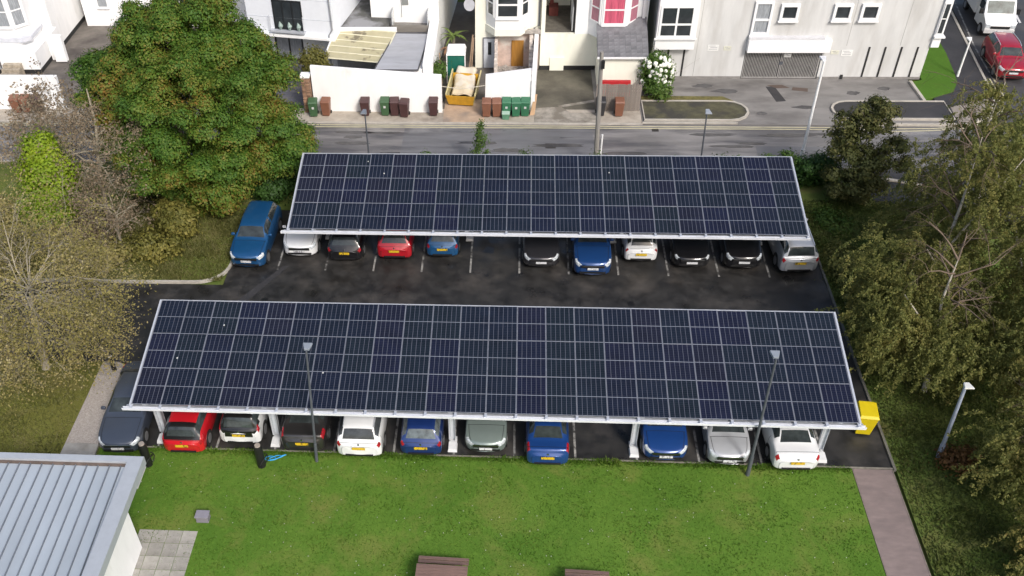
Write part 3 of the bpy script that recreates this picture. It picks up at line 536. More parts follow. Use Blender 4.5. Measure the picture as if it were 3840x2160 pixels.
car('parked_car', 'red SUV with roof rails parked on the side street in front of the van', 45.65, 32.6, True, T_SUV, 4.3, 1.80, 1.60, p_cherry, -0.10, rails=True)

# box van on the side street
van = thing('box_van', 'white box van parked on the side street behind the red SUV', 'van', (46.75, 38.75, 0), -0.09)
vw = paint('van_white', (0.70, 0.71, 0.71), 0.0)
mb = MB(); prof = [(0, .35), (0, .85), (.10, 1.05), (.75, 1.28), (1.35, 2.05), (1.6, 2.15), (2.3, 2.2), (2.3, .35)]
hw = [1.0]*8
nP = len(prof); vs = [(-1.0+(.06 if z > 1.3 else 0)+(.08 if y < .05 else 0), y, z) for y, z in prof]+[(1.0-(.06 if z > 1.3 else 0)-(.08 if y < .05 else 0), y, z) for y, z in prof]
mb.add(vs, [tuple(range(nP)), tuple(range(2*nP-1, nP-1, -1))]+[(i, (i+1) % nP, nP+(i+1) % nP, nP+i) for i in range(nP)]); mb.build('cab', vw, van, bevel=.05)
o = Vector((0, .75, 1.28)); w_ = Vector((0, .6, .77)).normalized(); n_ = Vector((0, -.77, .6)).normalized()
MB().frame(o, (1, 0, 0), w_, n_, -.82, .82, .10, .90, 0.0, .02).build('windscreen', M('van_glass', (0.09, 0.12, 0.12), 0.08, var=0.6, scale=2), van)
for s in (-1, 1):
    MB().box(min(s*.95, s*1.005), max(s*.95, s*1.005), 1.25, 2.05, 1.35, 1.9).build('side_window', glass_car, van)
    MB().box(min(s*1.02, s*1.26), max(s*1.02, s*1.26), .95, 1.08, 1.25, 1.6).build('mirror', black, van, bevel=.02)
    MB().box(min(s*.62, s*.93), max(s*.62, s*.93), -.02, .06, .72, .92).build('headlight', lamp_clear, van, bevel=.02)
    for yy in (.75, 4.7):
        wv = MB().disc_x(0, yy, .36, .36, s*.78, s*1.02, 20).build('wheel', tyre, van); MB().disc_x(0, yy, .36, .22, s*.98, s*1.03, 16).build('rim', alloy, wv)
MB().box(-.95, .95, -.05, .05, .35, .62).build('bumper', M('van_bumper', (0.5, 0.5, 0.5), 0.6), van, bevel=.03)
MB().box(-.6, .6, -.04, .04, .66, .82).build('grille', black, van, bevel=.01)
MB().box(-.26, .26, -.075, -.05, .45, .55).build('number_plate', plate_w, van)
MB().box(-1.12, 1.12, 2.32, 6.3, .75, 3.15).build('cargo_box', vw, van, bevel=.03)
MB().add([(-1.1, 1.25, 2.25), (1.1, 1.25, 2.25), (1.1, 2.32, 2.25), (-1.1, 2.32, 2.25), (-1.0, 1.45, 3.0), (1.0, 1.45, 3.0), (1.1, 2.32, 3.13), (-1.1, 2.32, 3.13)], [(3, 2, 1, 0), (4, 5, 6, 7), (0, 1, 5, 4), (1, 2, 6, 5), (2, 3, 7, 6), (3, 0, 4, 7)]).build('roof_fairing', vw, van, bevel=.06)
MB().box(-.5, .5, 1.0, 6.2, .3, .75).build('chassis', black, van)

# ================================================================== buildings
Z = Vector((0, 0, 1))
slate = M('slate_roof', (0.15, 0.15, 0.16), 0.75, var=0.25, scale=3, bump=0.2, obrand=0.18)
flat_felt = M('roof_felt', (0.20, 0.20, 0.20), 0.8, var=0.3, scale=1.2, col2=(0.33, 0.33, 0.35), thr=(0.5, 0.62), rvar=0.2)
def window(parent, o, u, n, w, h, cols=1, rows=1, split=None, fw=0.07, pane=None, frame=None, sill=True, depth=0.05, name='window', proud=0.0):
    """frame and mullions in front of a wall, one pane per opening. o = lower left corner on the wall, u = along, n = outward"""
    o = Vector(o)+Vector(n)*proud; frame = frame or white_paint; pane = pane or glass
    mb = MB(); F = lambda a0, a1, b0, b1, c0, c1: mb.frame(o, u, Z, n, a0, a1, b0, b1, c0, c1)
    F(0, fw, 0, h, 0, depth); F(w-fw, w, 0, h, 0, depth); F(fw, w-fw, 0, fw, 0, depth); F(fw, w-fw, h-fw, h, 0, depth)
    rs = split or [i/rows for i in range(rows+1)]
    for r in rs[1:-1]: F(fw, w-fw, r*h-fw*.45, r*h+fw*.45, 0, depth*.9)
    for c in range(1, cols):
        for r in range(len(rs)-1):
            b0 = fw if r == 0 else rs[r]*h+fw*.45; b1 = h-fw if r == len(rs)-2 else rs[r+1]*h-fw*.45
            F(c*w/cols-fw*.45, c*w/cols+fw*.45, b0, b1, 0, depth*.88)
    win = mb.build(name, frame, parent)
    if sill: MB().frame(o, u, Z, n, -.05, w+.05, -.07, -.003, 0, depth+.08).build('sill', frame, win)
    for r in range(len(rs)-1):
        for c in range(cols):
            MB().frame(o, u, Z, n, c*w/cols+fw*.3, (c+1)*w/cols-fw*.3, rs[r]*h+fw*.3, rs[r+1]*h-fw*.3, 0.004, depth*.4).build('pane', pane, win)
    return win
X = (1, 0, 0); NX = (-1, 0, 0); S_ = (0, -1, 0)
def hip_roof(parent, x0, x1, y0, y1, z, h, mat=slate):
    ym = (y0+y1)/2; MB().add([(x0, y0, z), (x1, y0, z), (x1, y1, z), (x0, y1, z), (x0, ym, z+h), (x1, ym, z+h)], [(3, 2, 1, 0), (0, 1, 5, 4), (2, 3, 4, 5), (1, 2, 5), (3, 0, 4)]).build('roof', mat, parent)

# --- house A, far left
A = thing('white_house', 'white rendered house with a bay window at the far left', 'house', (-22, 36.6, 0)); A.location = (0, 0, 0)
MB().box(-32, -16.95, 36.7, 46, 0.32, 7.6).build('wall', white_render, A)
MB().box(-32, -16.97, 36.72, 46, 0, 0.32).build('plinth', dark, A)
MB().box(-26, -17.0, 33.4, 36.7, 0.32, 1.5).build('lower_wall', white_render, A)
MB().box(-26, -17.02, 33.42, 36.7, 0, 0.32).build('plinth', dark, A)
hip_roof(A, -32.3, -16.6, 36.3, 46.4, 7.6, 2.4)
MB().prism([(-24, 36.7), (-24, 35.0), (-23.3, 34.45), (-18.5, 34.45), (-17.75, 35.2), (-17.75, 36.7)], 1.5, 5.6).build('bay', white_render, A)
MB().prism([(-24.1, 36.69), (-24.1, 34.8), (-23.4, 34.22), (-17.9, 34.22), (-17.55, 34.6), (-17.55, 36.69)], 1.85, 2.08).build('ledge', M('ledge_grey', (0.55, 0.56, 0.6), 0.7), A)
window(A, (-19.75, 34.45, 2.75), X, S_, 1.2, 2.1, 1, 2, pane=glass_pale, fw=.09)
d_ = Vector((.75, .75, 0)).normalized(); window(A, (-18.42, 34.52, 2.75), d_, (d_.y, -d_.x, 0), .86, 2.1, 1, 2, pane=glass_pale, fw=.09)
window(A, (-21.6, 34.45, 2.75), X, S_, 1.2, 2.1, 1, 2, pane=glass_pale, fw=.09)
window(A, (-20.6, 33.4, 0.3), X, S_, 1.0, 1.15, 3, 4, pane=glass_pale, frame=M('door_bars', (0.10, 0.09, 0.085), 0.6), fw=.05, sill=False, name='barred_door')
for i in range(5): MB().box(-19.3, -18.1, 31.6+i*.34, 31.94+i*.34, 0.01, .16+i*.17).build('step', M('stone_step', (0.36, 0.31, 0.24), 0.9, var=0.35, scale=4, obrand=.1), A)
MB().box(-17.0, -16.55, 35.5, 36.5, 0, 1.9).box(-16.55, -15.75, 35.0, 35.3, 0.1, 1.9).build('porch_pillar', white_render, A)
# --- house B, behind the big tree
Bh = thing('white_house', 'white rendered house mostly hidden behind the big green tree', 'house')
MB().box(-16.4, -4.2, 41.0, 50, 0, 7.6).build('wall', white_render, Bh); hip_roof(Bh, -16.6, -4, 40.7, 50.3, 7.6, 2.4)
window(Bh, (-15.25, 41.0, 1.35), X, S_, .8, 1.7, 1, 2, pane=glass_pale); window(Bh, (-10, 41.0, 1.35), X, S_, 1.6, 1.7, 2, 1)
# --- garden wall far left
gw = tag(Bx('garden_wall', -30, -13.6, 28.5, 28.75, 0.0, 2.25, white_render, bevel=.02), 'long white garden wall at the left behind the brown bins', 'wall')
# --- house C, modern, turned a little
ANG = math.radians(-10.54)
Cc = thing('modern_house', 'modern white house with an overhanging upper floor and black french window', 'house', (-2.74, 34.30, 0), ANG)
wc = M('cool_white_cladding', (0.74, 0.77, 0.82), 0.6, var=0.03)
MB().box(0.15, 6.0, 0.12, 9, 2.56, 7.4).build('upper_wall', wc, Cc)
MB().box(-0.05, 6.1, -0.12, 1.6, 2.40, 2.56).build('overhang_lip', white_render, Cc)
MB().box(-.2, 6.2, -.15, 9.1, 7.4, 7.6).build('roof', flat_felt, Cc)
for z in (3.6, 4.85, 6.0): MB().box(0.14, 6.01, 0.10, 0.119, z, z+.015).build('cladding_joint', M('joint_grey', (0.5, 0.53, 0.58), 0.7), Cc)
MB().box(0.0, 1.15, 1.5, 9, 0, 2.4).build('lower_wall', white_render, Cc); MB().box(3.2, 5.9, 1.5, 9, 0, 2.4).build('lower_wall', white_render, Cc)
MB().box(1.15, 3.2, 2.0, 2.1, 0, 2.4).build('inner_wall', dark, Cc)
blk = M('black_frame', (0.018, 0.02, 0.022), 0.4)
w = window(Cc, (2.0, 0.12, 2.86), X, S_, 1.98, 1.9, 3, 1, frame=blk, fw=.08, sill=False, pane=glass)
MB().box(1.72, 4.1, -.18, .1, 2.72, 2.84).build('window_sill', M('sill_grey', (0.42, 0.44, 0.48), 0.6), Cc)
MB().box(1.75, 4.05, -.16, -.14, 2.86, 3.75).build('glass_balustrade', M('balustrade_glass', (0.05, 0.075, 0.075), 0.08, var=0.5, scale=3), Cc) if False else None
for xx in (1.78, 4.05): MB().box(xx, xx+.03, -.17, -.13, 2.85, 3.85).build('balustrade_post', silver, Cc)
for k in range(3): MB().tube([(2.42+k*.62, .0, 2.88), (2.45+k*.62, .0, 3.1), (2.4+k*.62, .0, 3.38)], [.07, .16, .03], 7).build('pot_plant', M('pale_foliage', (0.28, 0.36, 0.33), 0.7, var=0.5, scale=12), Cc)
window(Cc, (1.17, 1.62, 0.02), X, S_, 2.0, 2.36, 2, 1, frame=blk, fw=.11, sill=False, pane=glass_pale, name='patio_door')
MB().tube([(5.85, .02, 7.3), (5.95, .02, 3.1), (5.7, -.02, 2.75), (5.6, -.02, 0)], .045, 8).build('drainpipe', M('pipe_grey', (0.28, 0.29, 0.31), 0.5), Cc)
# --- house D with the lean-to, shed roof and balcony
D = thing('white_house', 'white house with flat roof terrace, lean-to and balcony', 'house')
MB().add([(5.25, 36.1, 0), (9.75, 35.6, 0), (10.6, 48, 0), (5.25, 48, 0), (5.25, 36.1, 7.6), (9.75, 35.6, 7.6), (10.6, 48, 7.6), (5.25, 48, 7.6)], [(3, 2, 1, 0), (4, 5, 6, 7), (0, 1, 5, 4), (1, 2, 6, 5), (2, 3, 7, 6), (3, 0, 4, 7)]).build('wall', white_render, D)
hip_roof(D, 5.0, 10.8, 35.2, 48.4, 7.6, 2.2)
MB().box(9.15, 9.75, 29.4, 35.62, 0, 2.7).build('side_wall', white_render, D)
MB().box(3.0, 6.5, 34.45, 40.5, 0, 2.62).build('flat_extension', M('felt_extension_wall', (0.6, 0.6, 0.6), 0.8), D)
MB().box(2.9, 6.55, 34.4, 40.5, 2.621, 2.70).build('flat_roof', M('terrace_felt', (0.085, 0.085, 0.08), 0.8, var=0.4, scale=0.9, col2=(0.26, 0.265, 0.28), thr=(0.50, 0.60), rvar=.2), D)
MB().box(2.75, 7.1, 34.2, 34.39, 2.45, 2.78).build('fascia', white_paint, D)
MB().box(2.55, 3.0, 34.4, 41, 0, 4.4).build('party_wall', white_render, D)
for k in range(16): MB().box(3.04, 3.09, 35.4+k*.22, 35.5+k*.22, 2.95, 3.55).build('baluster', offwhite, D)
MB().box(3.02, 3.11, 35.3, 38.95, 3.56, 3.64).build('handrail', offwhite, D); MB().box(3.02, 3.11, 35.3, 38.95, 2.85, 2.93).build('handrail', offwhite, D)
MB().box(7.35, 8.05, 35.82, 35.86, 3.6, 4.9).build('door', M('grey_door', (0.22, 0.23, 0.22), 0.5), D)
window(D, (7.2, 35.92, 2.7), X, S_, .9, 2.2, 1, 1, pane=M('grey_glass2', (0.22, 0.23, 0.23), 0.2), proud=.03, sill=False)
MB().box(6.75, 9.1, 34.75, 35.85, 2.36, 2.46).build('balcony_deck', M('deck_grey', (0.20, 0.19, 0.175), 0.8, var=.3, scale=2), D)
bal = MB().box(6.75, 9.1, 34.7, 34.75, 2.3, 2.75).build('balcony_front', M('balcony_board', (0.20, 0.185, 0.165), 0.8, var=.25, scale=2, stretch=(.3, 1, 6)), D)
for xx in (6.75, 9.05): MB().box(xx, xx+.05, 34.75, 35.85, 2.47, 3.5).build('balcony_screen', M('screen_glass', (0.45, 0.47, 0.48), 0.15), D)
MB().box(9.0, 9.08, 34.3, 34.4, 0, 2.35).build('balcony_post', pole_dark, D)
MB().box(6.4, 9.1, 29.4, 34.05, 0, 2.28).build('shed_wall', white_render, D)
MB().add([(6.22, 29.25, 2.3), (8.85, 29.22, 2.3), (9.2, 34.02, 2.42), (7.05, 34.12, 2.42), (6.22, 29.25, 2.38), (8.85, 29.22, 2.38), (9.2, 34.02, 2.5), (7.05, 34.12, 2.5)], [(3, 2, 1, 0), (4, 5, 6, 7), (0, 1, 5, 4), (1, 2, 6, 5), (2, 3, 7, 6), (3, 0, 4, 7)]).build('shed_roof', M('shed_felt', (0.36, 0.37, 0.40), 0.6, var=0.15, scale=1.4, col2=(0.24, 0.25, 0.27), thr=(.58, .7), rvar=.2, stretch=(.5, 2, 1)), D)
for a, b in (((6.2, 29.22, 2.36), (8.87, 29.2, 2.36)), ((8.87, 29.2, 2.36), (9.22, 34.0, 2.5)), ((6.2, 29.22, 2.36), (7.02, 34.1, 2.5)), ((7.05, 34.12, 2.5), (9.2, 34.02, 2.5))):
    MB().tube([a, b], .05, 6).build('roof_edge', M('edge_dark', (0.07, 0.07, 0.075), 0.7), D)
poly = M('polycarbonate', (0.44, 0.40, 0.25), 0.3, var=0.12, scale=1.5, col2=(0.17, 0.145, 0.09), thr=(.62, .66))
lo = [Vector((2.75, 31.35, 2.12)), Vector((6.45, 30.65, 2.12))]; hi = [Vector((3.1, 34.75, 2.62)), Vector((7.05, 33.9, 2.62))]
for k in range(5):
    f0, f1 = k/5+.008, (k+1)/5-.008; q = [lo[0].lerp(hi[0], f0), lo[1].lerp(hi[1], f0), lo[1].lerp(hi[1], f1), lo[0].lerp(hi[0], f1)]
    MB().add([v for v in q]+[v+Z*.02 for v in q], [(3, 2, 1, 0), (4, 5, 6, 7), (0, 1, 5, 4), (1, 2, 6, 5), (2, 3, 7, 6), (3, 0, 4, 7)]).build('roof_sheet', poly, D)
for k in range(6):
    f = k/5; a, b = lo[0].lerp(hi[0], f)+Z*.02, lo[1].lerp(hi[1], f)+Z*.02
    MB().tube([a, b], .04, 6).build('glazing_bar', M('cream_bar', (0.66, 0.63, 0.47), 0.5), D)
MB().tube([lo[0]+Z*.02, hi[0]+Z*.02], .05, 6).build('glazing_bar', white_paint, D); MB().tube([lo[1]+Z*.02, hi[1]+Z*.02], .05, 6).build('glazing_bar', MATS['cream_bar'], D)
for p in (lo[0]+Vector((.1, .1, 0)), lo[1]+Vector((-.1, .1, 0))): MB().box(p.x-.04, p.x+.04, p.y-.04, p.y+.04, 0, 2.1).build('lean_to_post', white_paint, D)
MB().box(3.2, 6.3, 34.0, 34.2, 0, 2.4).build('back_wall', M('lean_to_wall_grey', (.4, .4, .4), .8), D)  # plain mid-grey wall at the back of the lean-to
# garden wall before house D: wall with capped brick pier
gwl = tag(MB().add([(2.42, 28.45, 0), (10.35, 28.3, 0), (10.35, 28.55, 0), (2.42, 28.7, 0), (2.42, 28.45, 2.95), (10.35, 28.3, 2.42), (10.35, 28.55, 2.42), (2.42, 28.7, 2.95)], [(3, 2, 1, 0), (4, 5, 6, 7), (0, 1, 5, 4), (1, 2, 6, 5), (2, 3, 7, 6), (3, 0, 4, 7)]).build('garden_wall', white_render), 'tall white garden wall in front of the lean-to, bins at its foot', 'wall')
pier = thing('brick_pier', 'narrow brick gate pier with white cap beside the slate drive', 'pier', (2.05, 28.5, 0))
MB().box(-.24, .24, -.2, .28, 0, 2.3).build('core', M('mortar', (0.25, 0.22, 0.19), .9), pier)
bm_ = M('brick', (0.28, 0.17, 0.11), 0.85, var=.2, scale=6, obrand=.45); brk = MB().box(-.108, .108, -.05, .05, 0, .064).mesh('brick', bm_)
brk2 = MB().box(-.05, .05, -.108, .108, 0, .064).mesh('brick', bm_)
for r in range(30):
    for c in range(2): link('brick', brk, pier, (-.125+c*.25+(.02 if r % 2 else -.02), -.20, .02+r*.076)); 
    link('brick', brk2, pier, (.235, .04 if r % 2 else -.06, .02+r*.076))
MB().box(-.3, .3, -.28, .34, 2.3, 2.42).build('cap', white_render, pier, bevel=.02)
# --- house E with the stripped extension
Eh = thing('cream_house', 'cream house with upstairs bay window above a half demolished extension', 'house')
MB().box(12.15, 16.32, 34.4, 44, 0, 7.6).build('wall', cream_render, Eh); hip_roof(Eh, 12, 16.4, 34.1, 44.3, 7.6, 2)
bayp = [(12.85, 34.39), (13.45, 33.55), (14.98, 33.55), (15.6, 34.39)]
MB().prism(bayp, 3.0, 6.6).build('bay', white_render, Eh); MB().prism([(x+(x-14.2)*.04, y-.05 if y < 34 else y-.003) for x, y in bayp], 2.55, 3.0).build('bay_base', cream_render, Eh)
window(Eh, (13.5, 33.55, 3.7), X, S_, 1.42, 1.7, 1, 2, fw=.12, split=[0, .5, 1])
for (a, b) in (((12.9, 34.32), (13.42, 33.59)), ((15.01, 33.59), (15.55, 34.32))):
    dd = Vector((b[0]-a[0], b[1]-a[1], 0)); L_ = dd.length; dd.normalize(); window(Eh, (a[0]+dd.x*.08, a[1]+dd.y*.08, 3.72), dd, (dd.y, -dd.x, 0), L_-.16, 1.68, 1, 2, fw=.09, sill=False)
MB().box(12.72, 13.4, 34.30, 34.38, 0.05, 2.02).build('door', M('pale_door', (0.60, 0.63, 0.68), 0.45), Eh)
MB().box(12.98, 13.2, 34.285, 34.299, .95, 1.8).build('door_pane', glass, Eh); MB().box(12.66, 12.72, 34.29, 34.398, 0.03, 2.08).box(13.4, 13.46, 34.29, 34.398, 0.03, 2.08).box(12.72, 13.4, 34.29, 34.398, 2.03, 2.09).build('door_frame', M('frame_grey', (.2, .2, .22), .5), Eh)
MB().tube([(16.22, 34.3, 7), (16.22, 34.3, 2.9), (15.9, 34.25, 2.75), (15.9, 34.2, 2.5)], .05, 8).build('drainpipe', pole_dark, Eh)
plast = M('bare_plaster', (0.55, 0.42, 0.36), 0.95, var=.25, scale=2, bump=.4, col2=(.62, .58, .52), thr=(.5, .62)); rubble = M('broken_masonry', (.36, .33, .30), .95, var=.4, scale=5, bump=.7)
MB().box(13.6, 16.3, 34.25, 34.38, 0, 2.55).build('stripped_wall', plast, Eh)
def ragged(x0, x1, y0, y1, h0, h1, name, mat, parent, n=9):
    mb = MB()
    for i in range(n):
        a, b = y0+(y1-y0)*i/n, y0+(y1-y0)*(i+1)/n; h = h0+(h1-h0)*(i+.5)/n+random.uniform(-.12, .12); mb.box(x0+random.uniform(-.02, .02), x1+random.uniform(-.02, .02), a, b, 0, h)
    mb.build(name, mat, parent)
ragged(13.42, 13.62, 32.2, 34.25, .5, 2.5, 'broken_wall', M('dusty_wall', (.58, .52, .47), .95, var=.2, scale=3, bump=.4), Eh); ragged(15.62, 15.86, 31.0, 34.25, 1.0, 2.6, 'broken_wall', MATS['dusty_wall'], Eh)
MB().box(13.6, 16.35, 33.95, 34.24, 2.5, 2.72).build('broken_lintel', rubble, Eh)
MB().box(14.5, 15.28, 34.18, 34.245, 0.1, 1.95).build('inner_door', M('orange_wood', (0.36, 0.17, 0.03), 0.6, var=.2, scale=2, stretch=(4, 1, .5)), Eh)
MB().box(13.62, 15.62, 32.3, 34.2, 0.02, .22).build('floor_slab', rubble, Eh); MB().box(13.5, 15.7, 32.1, 32.28, .1, .3).build('timber_beam', M('pale_timber', (.5, .33, .2), .8), Eh)
mb = MB()
for i in range(60):
    x_, y_ = random.uniform(13.65, 15.6), random.uniform(32.4, 34.1); s_ = random.uniform(.05, .14); mb.box(x_-s_, x_+s_, y_-s_, y_+s_, .2, .2+s_*1.4, (s_*.3, s_*.3))
stuff(mb.build('rubble', rubble, Eh))
dish = MB().tube([(12.1, 34.4, 4.3), (11.85, 34.1, 4.35)], .03, 6); dish.build('dish_arm', pole_grey, Eh)
MB().tube([(11.85, 34.1, 4.35), (11.8, 33.98, 4.38)], [.1, .38], 16).build('satellite_dish', M('dish_grey', (.5, .5, .52), .5), Eh)
w2 = tag(MB().add([(12.95, 28.4, 0), (15.72, 28.3, 0), (15.72, 28.5, 0), (12.95, 28.6, 0), (13.0, 28.4, 2.42), (15.72, 28.3, 2.86), (15.72, 28.5, 2.86), (13.0, 28.6, 2.42)], [(3, 2, 1, 0), (4, 5, 6, 7), (0, 1, 5, 4), (1, 2, 6, 5), (2, 3, 7, 6), (3, 0, 4, 7)]).build('garden_wall', white_render), 'white garden wall with sloping top in front of the half demolished extension', 'wall')
w3 = tag(MB().add([(15.74, 28.2, 0), (15.98, 28.2, 0), (16.22, 34.2, 0), (15.96, 34.2, 0), (15.74, 28.2, 2.2), (15.98, 28.2, 2.2), (16.22, 34.2, 2.5), (15.96, 34.2, 2.5)], [(3, 2, 1, 0), (4, 5, 6, 7), (0, 1, 5, 4), (1, 2, 6, 5), (2, 3, 7, 6), (3, 0, 4, 7)]).build('boundary_wall', white_render), 'white boundary wall running back along the mossy driveway', 'wall')
# --- house F with the curtained bay and slate porch
Fh = thing('cream_house', 'cream house with pink curtained bay window and slate roofed porch', 'house')
MB().box(16.34, 22.95, 34.06, 34.3, 0.32, 2.45).build('lower_wall', cream_render, Fh); MB().box(16.34, 19.9, 34.1, 34.3, 0, .32).build('plinth', dark, Fh); MB().box(17.0, 17.9, 33.98, 34.05, 0.02, .9).build('wall_panel', cream_render, Fh)
MB().box(16.34, 16.6, 34.06, 44, 2.45, 7.6).build('side_wall', cream_render, Fh); MB().box(18.5, 22.95, 34.06, 44, 2.45, 7.6).build('upper_wall', white_render, Fh)
MB().box(16.6, 18.5, 38.5, 38.7, 2.45, 7.6).build('recess_back', cream_render, Fh); MB().box(16.34, 18.5, 34.3, 38.5, 2.3, 2.44).build('recess_floor', M('recess_floor', (.11, .10, .085), .9, var=.3), Fh)
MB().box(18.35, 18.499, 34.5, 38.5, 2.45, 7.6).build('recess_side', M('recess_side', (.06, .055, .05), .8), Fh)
MB().box(16.34, 22.95, 34.3, 44, 7.6, 7.7).build('ceiling_slab', flat_felt, Fh); hip_roof(Fh, 16.2, 23.0, 33.8, 44.3, 7.7, 2)
window(Fh, (17.3, 38.5, 3.4), X, S_, .9, 1.6, 1, 1)
window(Fh, (18.35, 36.6, 2.5), (0, -1, 0), NX, 2.2, 1.5, 2, 2, fw=.08, sill=False)
MB().box(16.9, 17.5, 36.8, 37.6, 2.45, 3.0).box(16.95, 17.2, 37.4, 37.6, 3.0, 3.6).build('old_armchair', M('maroon_fabric', (.12, .03, .025), .9), Fh)
fb = [(19.3, 34.05), (20.0, 33.2), (21.6, 33.2), (22.35, 34.05)]
MB().prism(fb, 2.5, 6.8).build('bay', white_render, Fh)
curt = M('pink_curtain_glass', (0.52, 0.10, 0.16), 0.35, var=.45, scale=6, stretch=(5, 5, .15)); curt2 = M('pink_curtain_glass_side', (0.40, 0.16, 0.21), 0.2, var=.3, scale=6, stretch=(5, 5, .15))
window(Fh, (20.08, 33.2, 3.42), X, S_, 1.38, 2.0, 1, 2, split=[0, .47, 1], fw=.10, pane=curt)
for (a, b) in ((fb[0], fb[1]), (fb[2], fb[3])):
    dd = Vector((b[0]-a[0], b[1]-a[1], 0)); L_ = dd.length; dd.normalize(); window(Fh, (a[0]+dd.x*.14, a[1]+dd.y*.14, 3.44), dd, (dd.y, -dd.x, 0), L_-.24, 1.98, 1, 2, split=[0, .47, 1], fw=.09, sill=False, pane=curt2)
MB().box(22.6, 22.75, 33.85, 34.05, 2.9, 7.4).build('drainpipe', white_paint, Fh)
MB().box(19.95, 22.75, 31.1, 34.05, 0, 2.36).build('porch', cream_render, Fh)
pr0 = Vector((19.75, 30.9, 2.40)); slope = Vector((0, 1.78, .78)); sl_n = slope.normalized(); nrm = Vector((0, -sl_n.z, sl_n.y))
MB().add([pr0+nrm*-.05, pr0+Vector((3.1, 0, 0))-nrm*.05, pr0+Vector((3.1, 0, 0))+slope-nrm*.05, pr0+slope-nrm*.05, pr0-nrm*.01, pr0+Vector((3.1, 0, 0))-nrm*.01, pr0+Vector((3.1, 0, 0))+slope-nrm*.01, pr0+slope-nrm*.01], [(3, 2, 1, 0), (4, 5, 6, 7), (0, 1, 5, 4), (1, 2, 6, 5), (2, 3, 7, 6), (3, 0, 4, 7)]).build('porch_roof_base', slate, Fh)
roof = MB().add([pr0+slope, pr0+slope+Vector((3.1, 0, 0)), Vector((22.85, 34.05, 2.55)), Vector((19.75, 34.05, 2.55)), pr0+slope+Vector((3.1, 1.3, .4)), pr0+slope+Vector((0, 1.3, .4))], [(0, 1, 4, 5)]).build('porch_roof', slate, Fh)
slate_me = MB().frame((0, 0, 0), X, sl_n, nrm, 0.005, .335, 0, .31, 0, .022).mesh('slate', slate)
for r in range(7):
    for c in range(9): link('slate', slate_me, roof, (pr0.x+.02+c*.34+(.0 if r % 2 else .0), pr0.y+sl_n.y*(r*.277), pr0.z+sl_n.z*(r*.277)+random.uniform(0, .008)))
MB().box(19.75, 22.85, 30.82, 30.92, 2.30, 2.40).build('porch_gutter', white_paint, Fh)
fence = thing('timber_fence', 'weathered grey board fence in front of the slate porch', 'fence', (21, 28.6, 0))
plk = MB().box(-.066, .066, -.011, .011, .02, 1.78).mesh('plank', timber)
for i in range(19): link('plank', plk, fence, (-1.28+i*.142, random.uniform(-.008, .008), random.uniform(-.03, .02)), (0, 0, random.uniform(-.03, .03)))
for z in (.4, 1.4): MB().box(-1.36, 1.36, .015, .065, z, z+.08).build('rail', timber, fence)
# --- apartment block
G = thing('apartment_block', 'grey rendered apartment block with garage gates', 'building')
y0 = 32.9
for x0_, x1_, z0_, z1_ in ((23.5, 29.05, 0, 8), (33.78, 40.08, 0, 8), (29.05, 33.78, 1.9, 8)): MB().box(x0_, x1_, y0, 46, z0_, z1_).build('wall', grey_render, G)
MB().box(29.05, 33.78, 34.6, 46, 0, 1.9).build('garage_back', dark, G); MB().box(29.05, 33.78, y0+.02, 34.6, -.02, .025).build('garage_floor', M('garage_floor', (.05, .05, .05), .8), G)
MB().box(23.3, 40.3, 32.7, 46.2, 8.0, 8.25).build('roof', flat_felt, G)
MB().box(23.49, 29.05, 32.86, 32.899, 0, .18).build('plinth', M('plinth_grey', (.22, .21, .20), .9, var=.2), G); MB().box(33.78, 40.09, 32.86, 32.899, 0, .16).build('plinth', MATS['plinth_grey'], G)
jm = M('panel_joint', (.33, .325, .31), .9)
for x in (26.05, 30.5+4.6, 38.3): MB().box(x-.012, x+.012, y0-.006, y0-.001, 2.2 if x > 30 else .2, 7.9).build('joint', jm, G)
MB().box(29.1, 40.0, y0-.006, y0-.001, 5.12, 5.15).build('joint', jm, G)
bay = MB().box(23.35, 25.75, 32.35, 32.895, 2.2, 7.9).build('oriel', white_paint, G)
window(G, (23.45, 32.35, 2.98), X, S_, 2.05, 1.98, 2, 1, split=[0, .42, 1], fw=.13); MB().box(23.25, 25.8, 32.22, 32.34, 2.86, 2.95).build('oriel_sill', white_paint, G)
window(G, (29.1, y0, 2.95), X, S_, 1.1, 2.05, 1, 2, split=[0, .45, 1], fw=.14, pane=glass_pale, depth=.14)
for x in (30.65, 33.77, 35.38): window(G, (x, y0, 3.82), X, S_, 1.1, 1.02, 1, 1, fw=.16, depth=.16)
for x in (24.32, 25.3): MB().box(x-.06, x+.06, y0-.008, y0-.001, .1, 2.18).build('vent_slit', dark, G)  # dark strips on the wall face: recess shade put into the colour
for x in (36.52, 37.48, 38.45, 39.41): MB().box(x-.055, x+.055, y0-.03, y0+.0, 0.02, 2.12).build('vent_slit', dark, G)  # again near-black strips in place of shaded recesses
MB().box(29.05, 34.05, 32.45, 32.895, 1.93, 2.72).build('gate_fascia', white_paint, G, bevel=.02); MB().box(29.05, 33.6, 32.5, 32.895, 2.74, 2.86).build('fascia_flashing', M('flashing', (.6, .6, .62), .5), G)
gm_ = M('gate_steel', (.34, .33, .32), .5, metal=.2, var=.15)
for a, b in ((29.1, 31.38), (31.42, 33.72)):
    leaf = MB().box(a, a+.06, 32.93, 32.98, .05, 1.86).box(b-.06, b, 32.93, 32.98, .05, 1.86).box(a+.06, b-.06, 32.93, 32.98, .05, .12).box(a+.06, b-.06, 32.93, 32.98, 1.79, 1.86).build('gate', gm_, G)
    mb = MB(); k = 0
    while a+.12+k*.095 < b-.08: mb.box(a+.11+k*.095, a+.155+k*.095, 32.94, 32.97, .12, 1.79); k += 1
    stuff(mb.build('bars', gm_, leaf))
MB().box(31.28, 31.5, 32.9, 32.93, .95, 1.15).build('gate_lock', pole_dark, G)
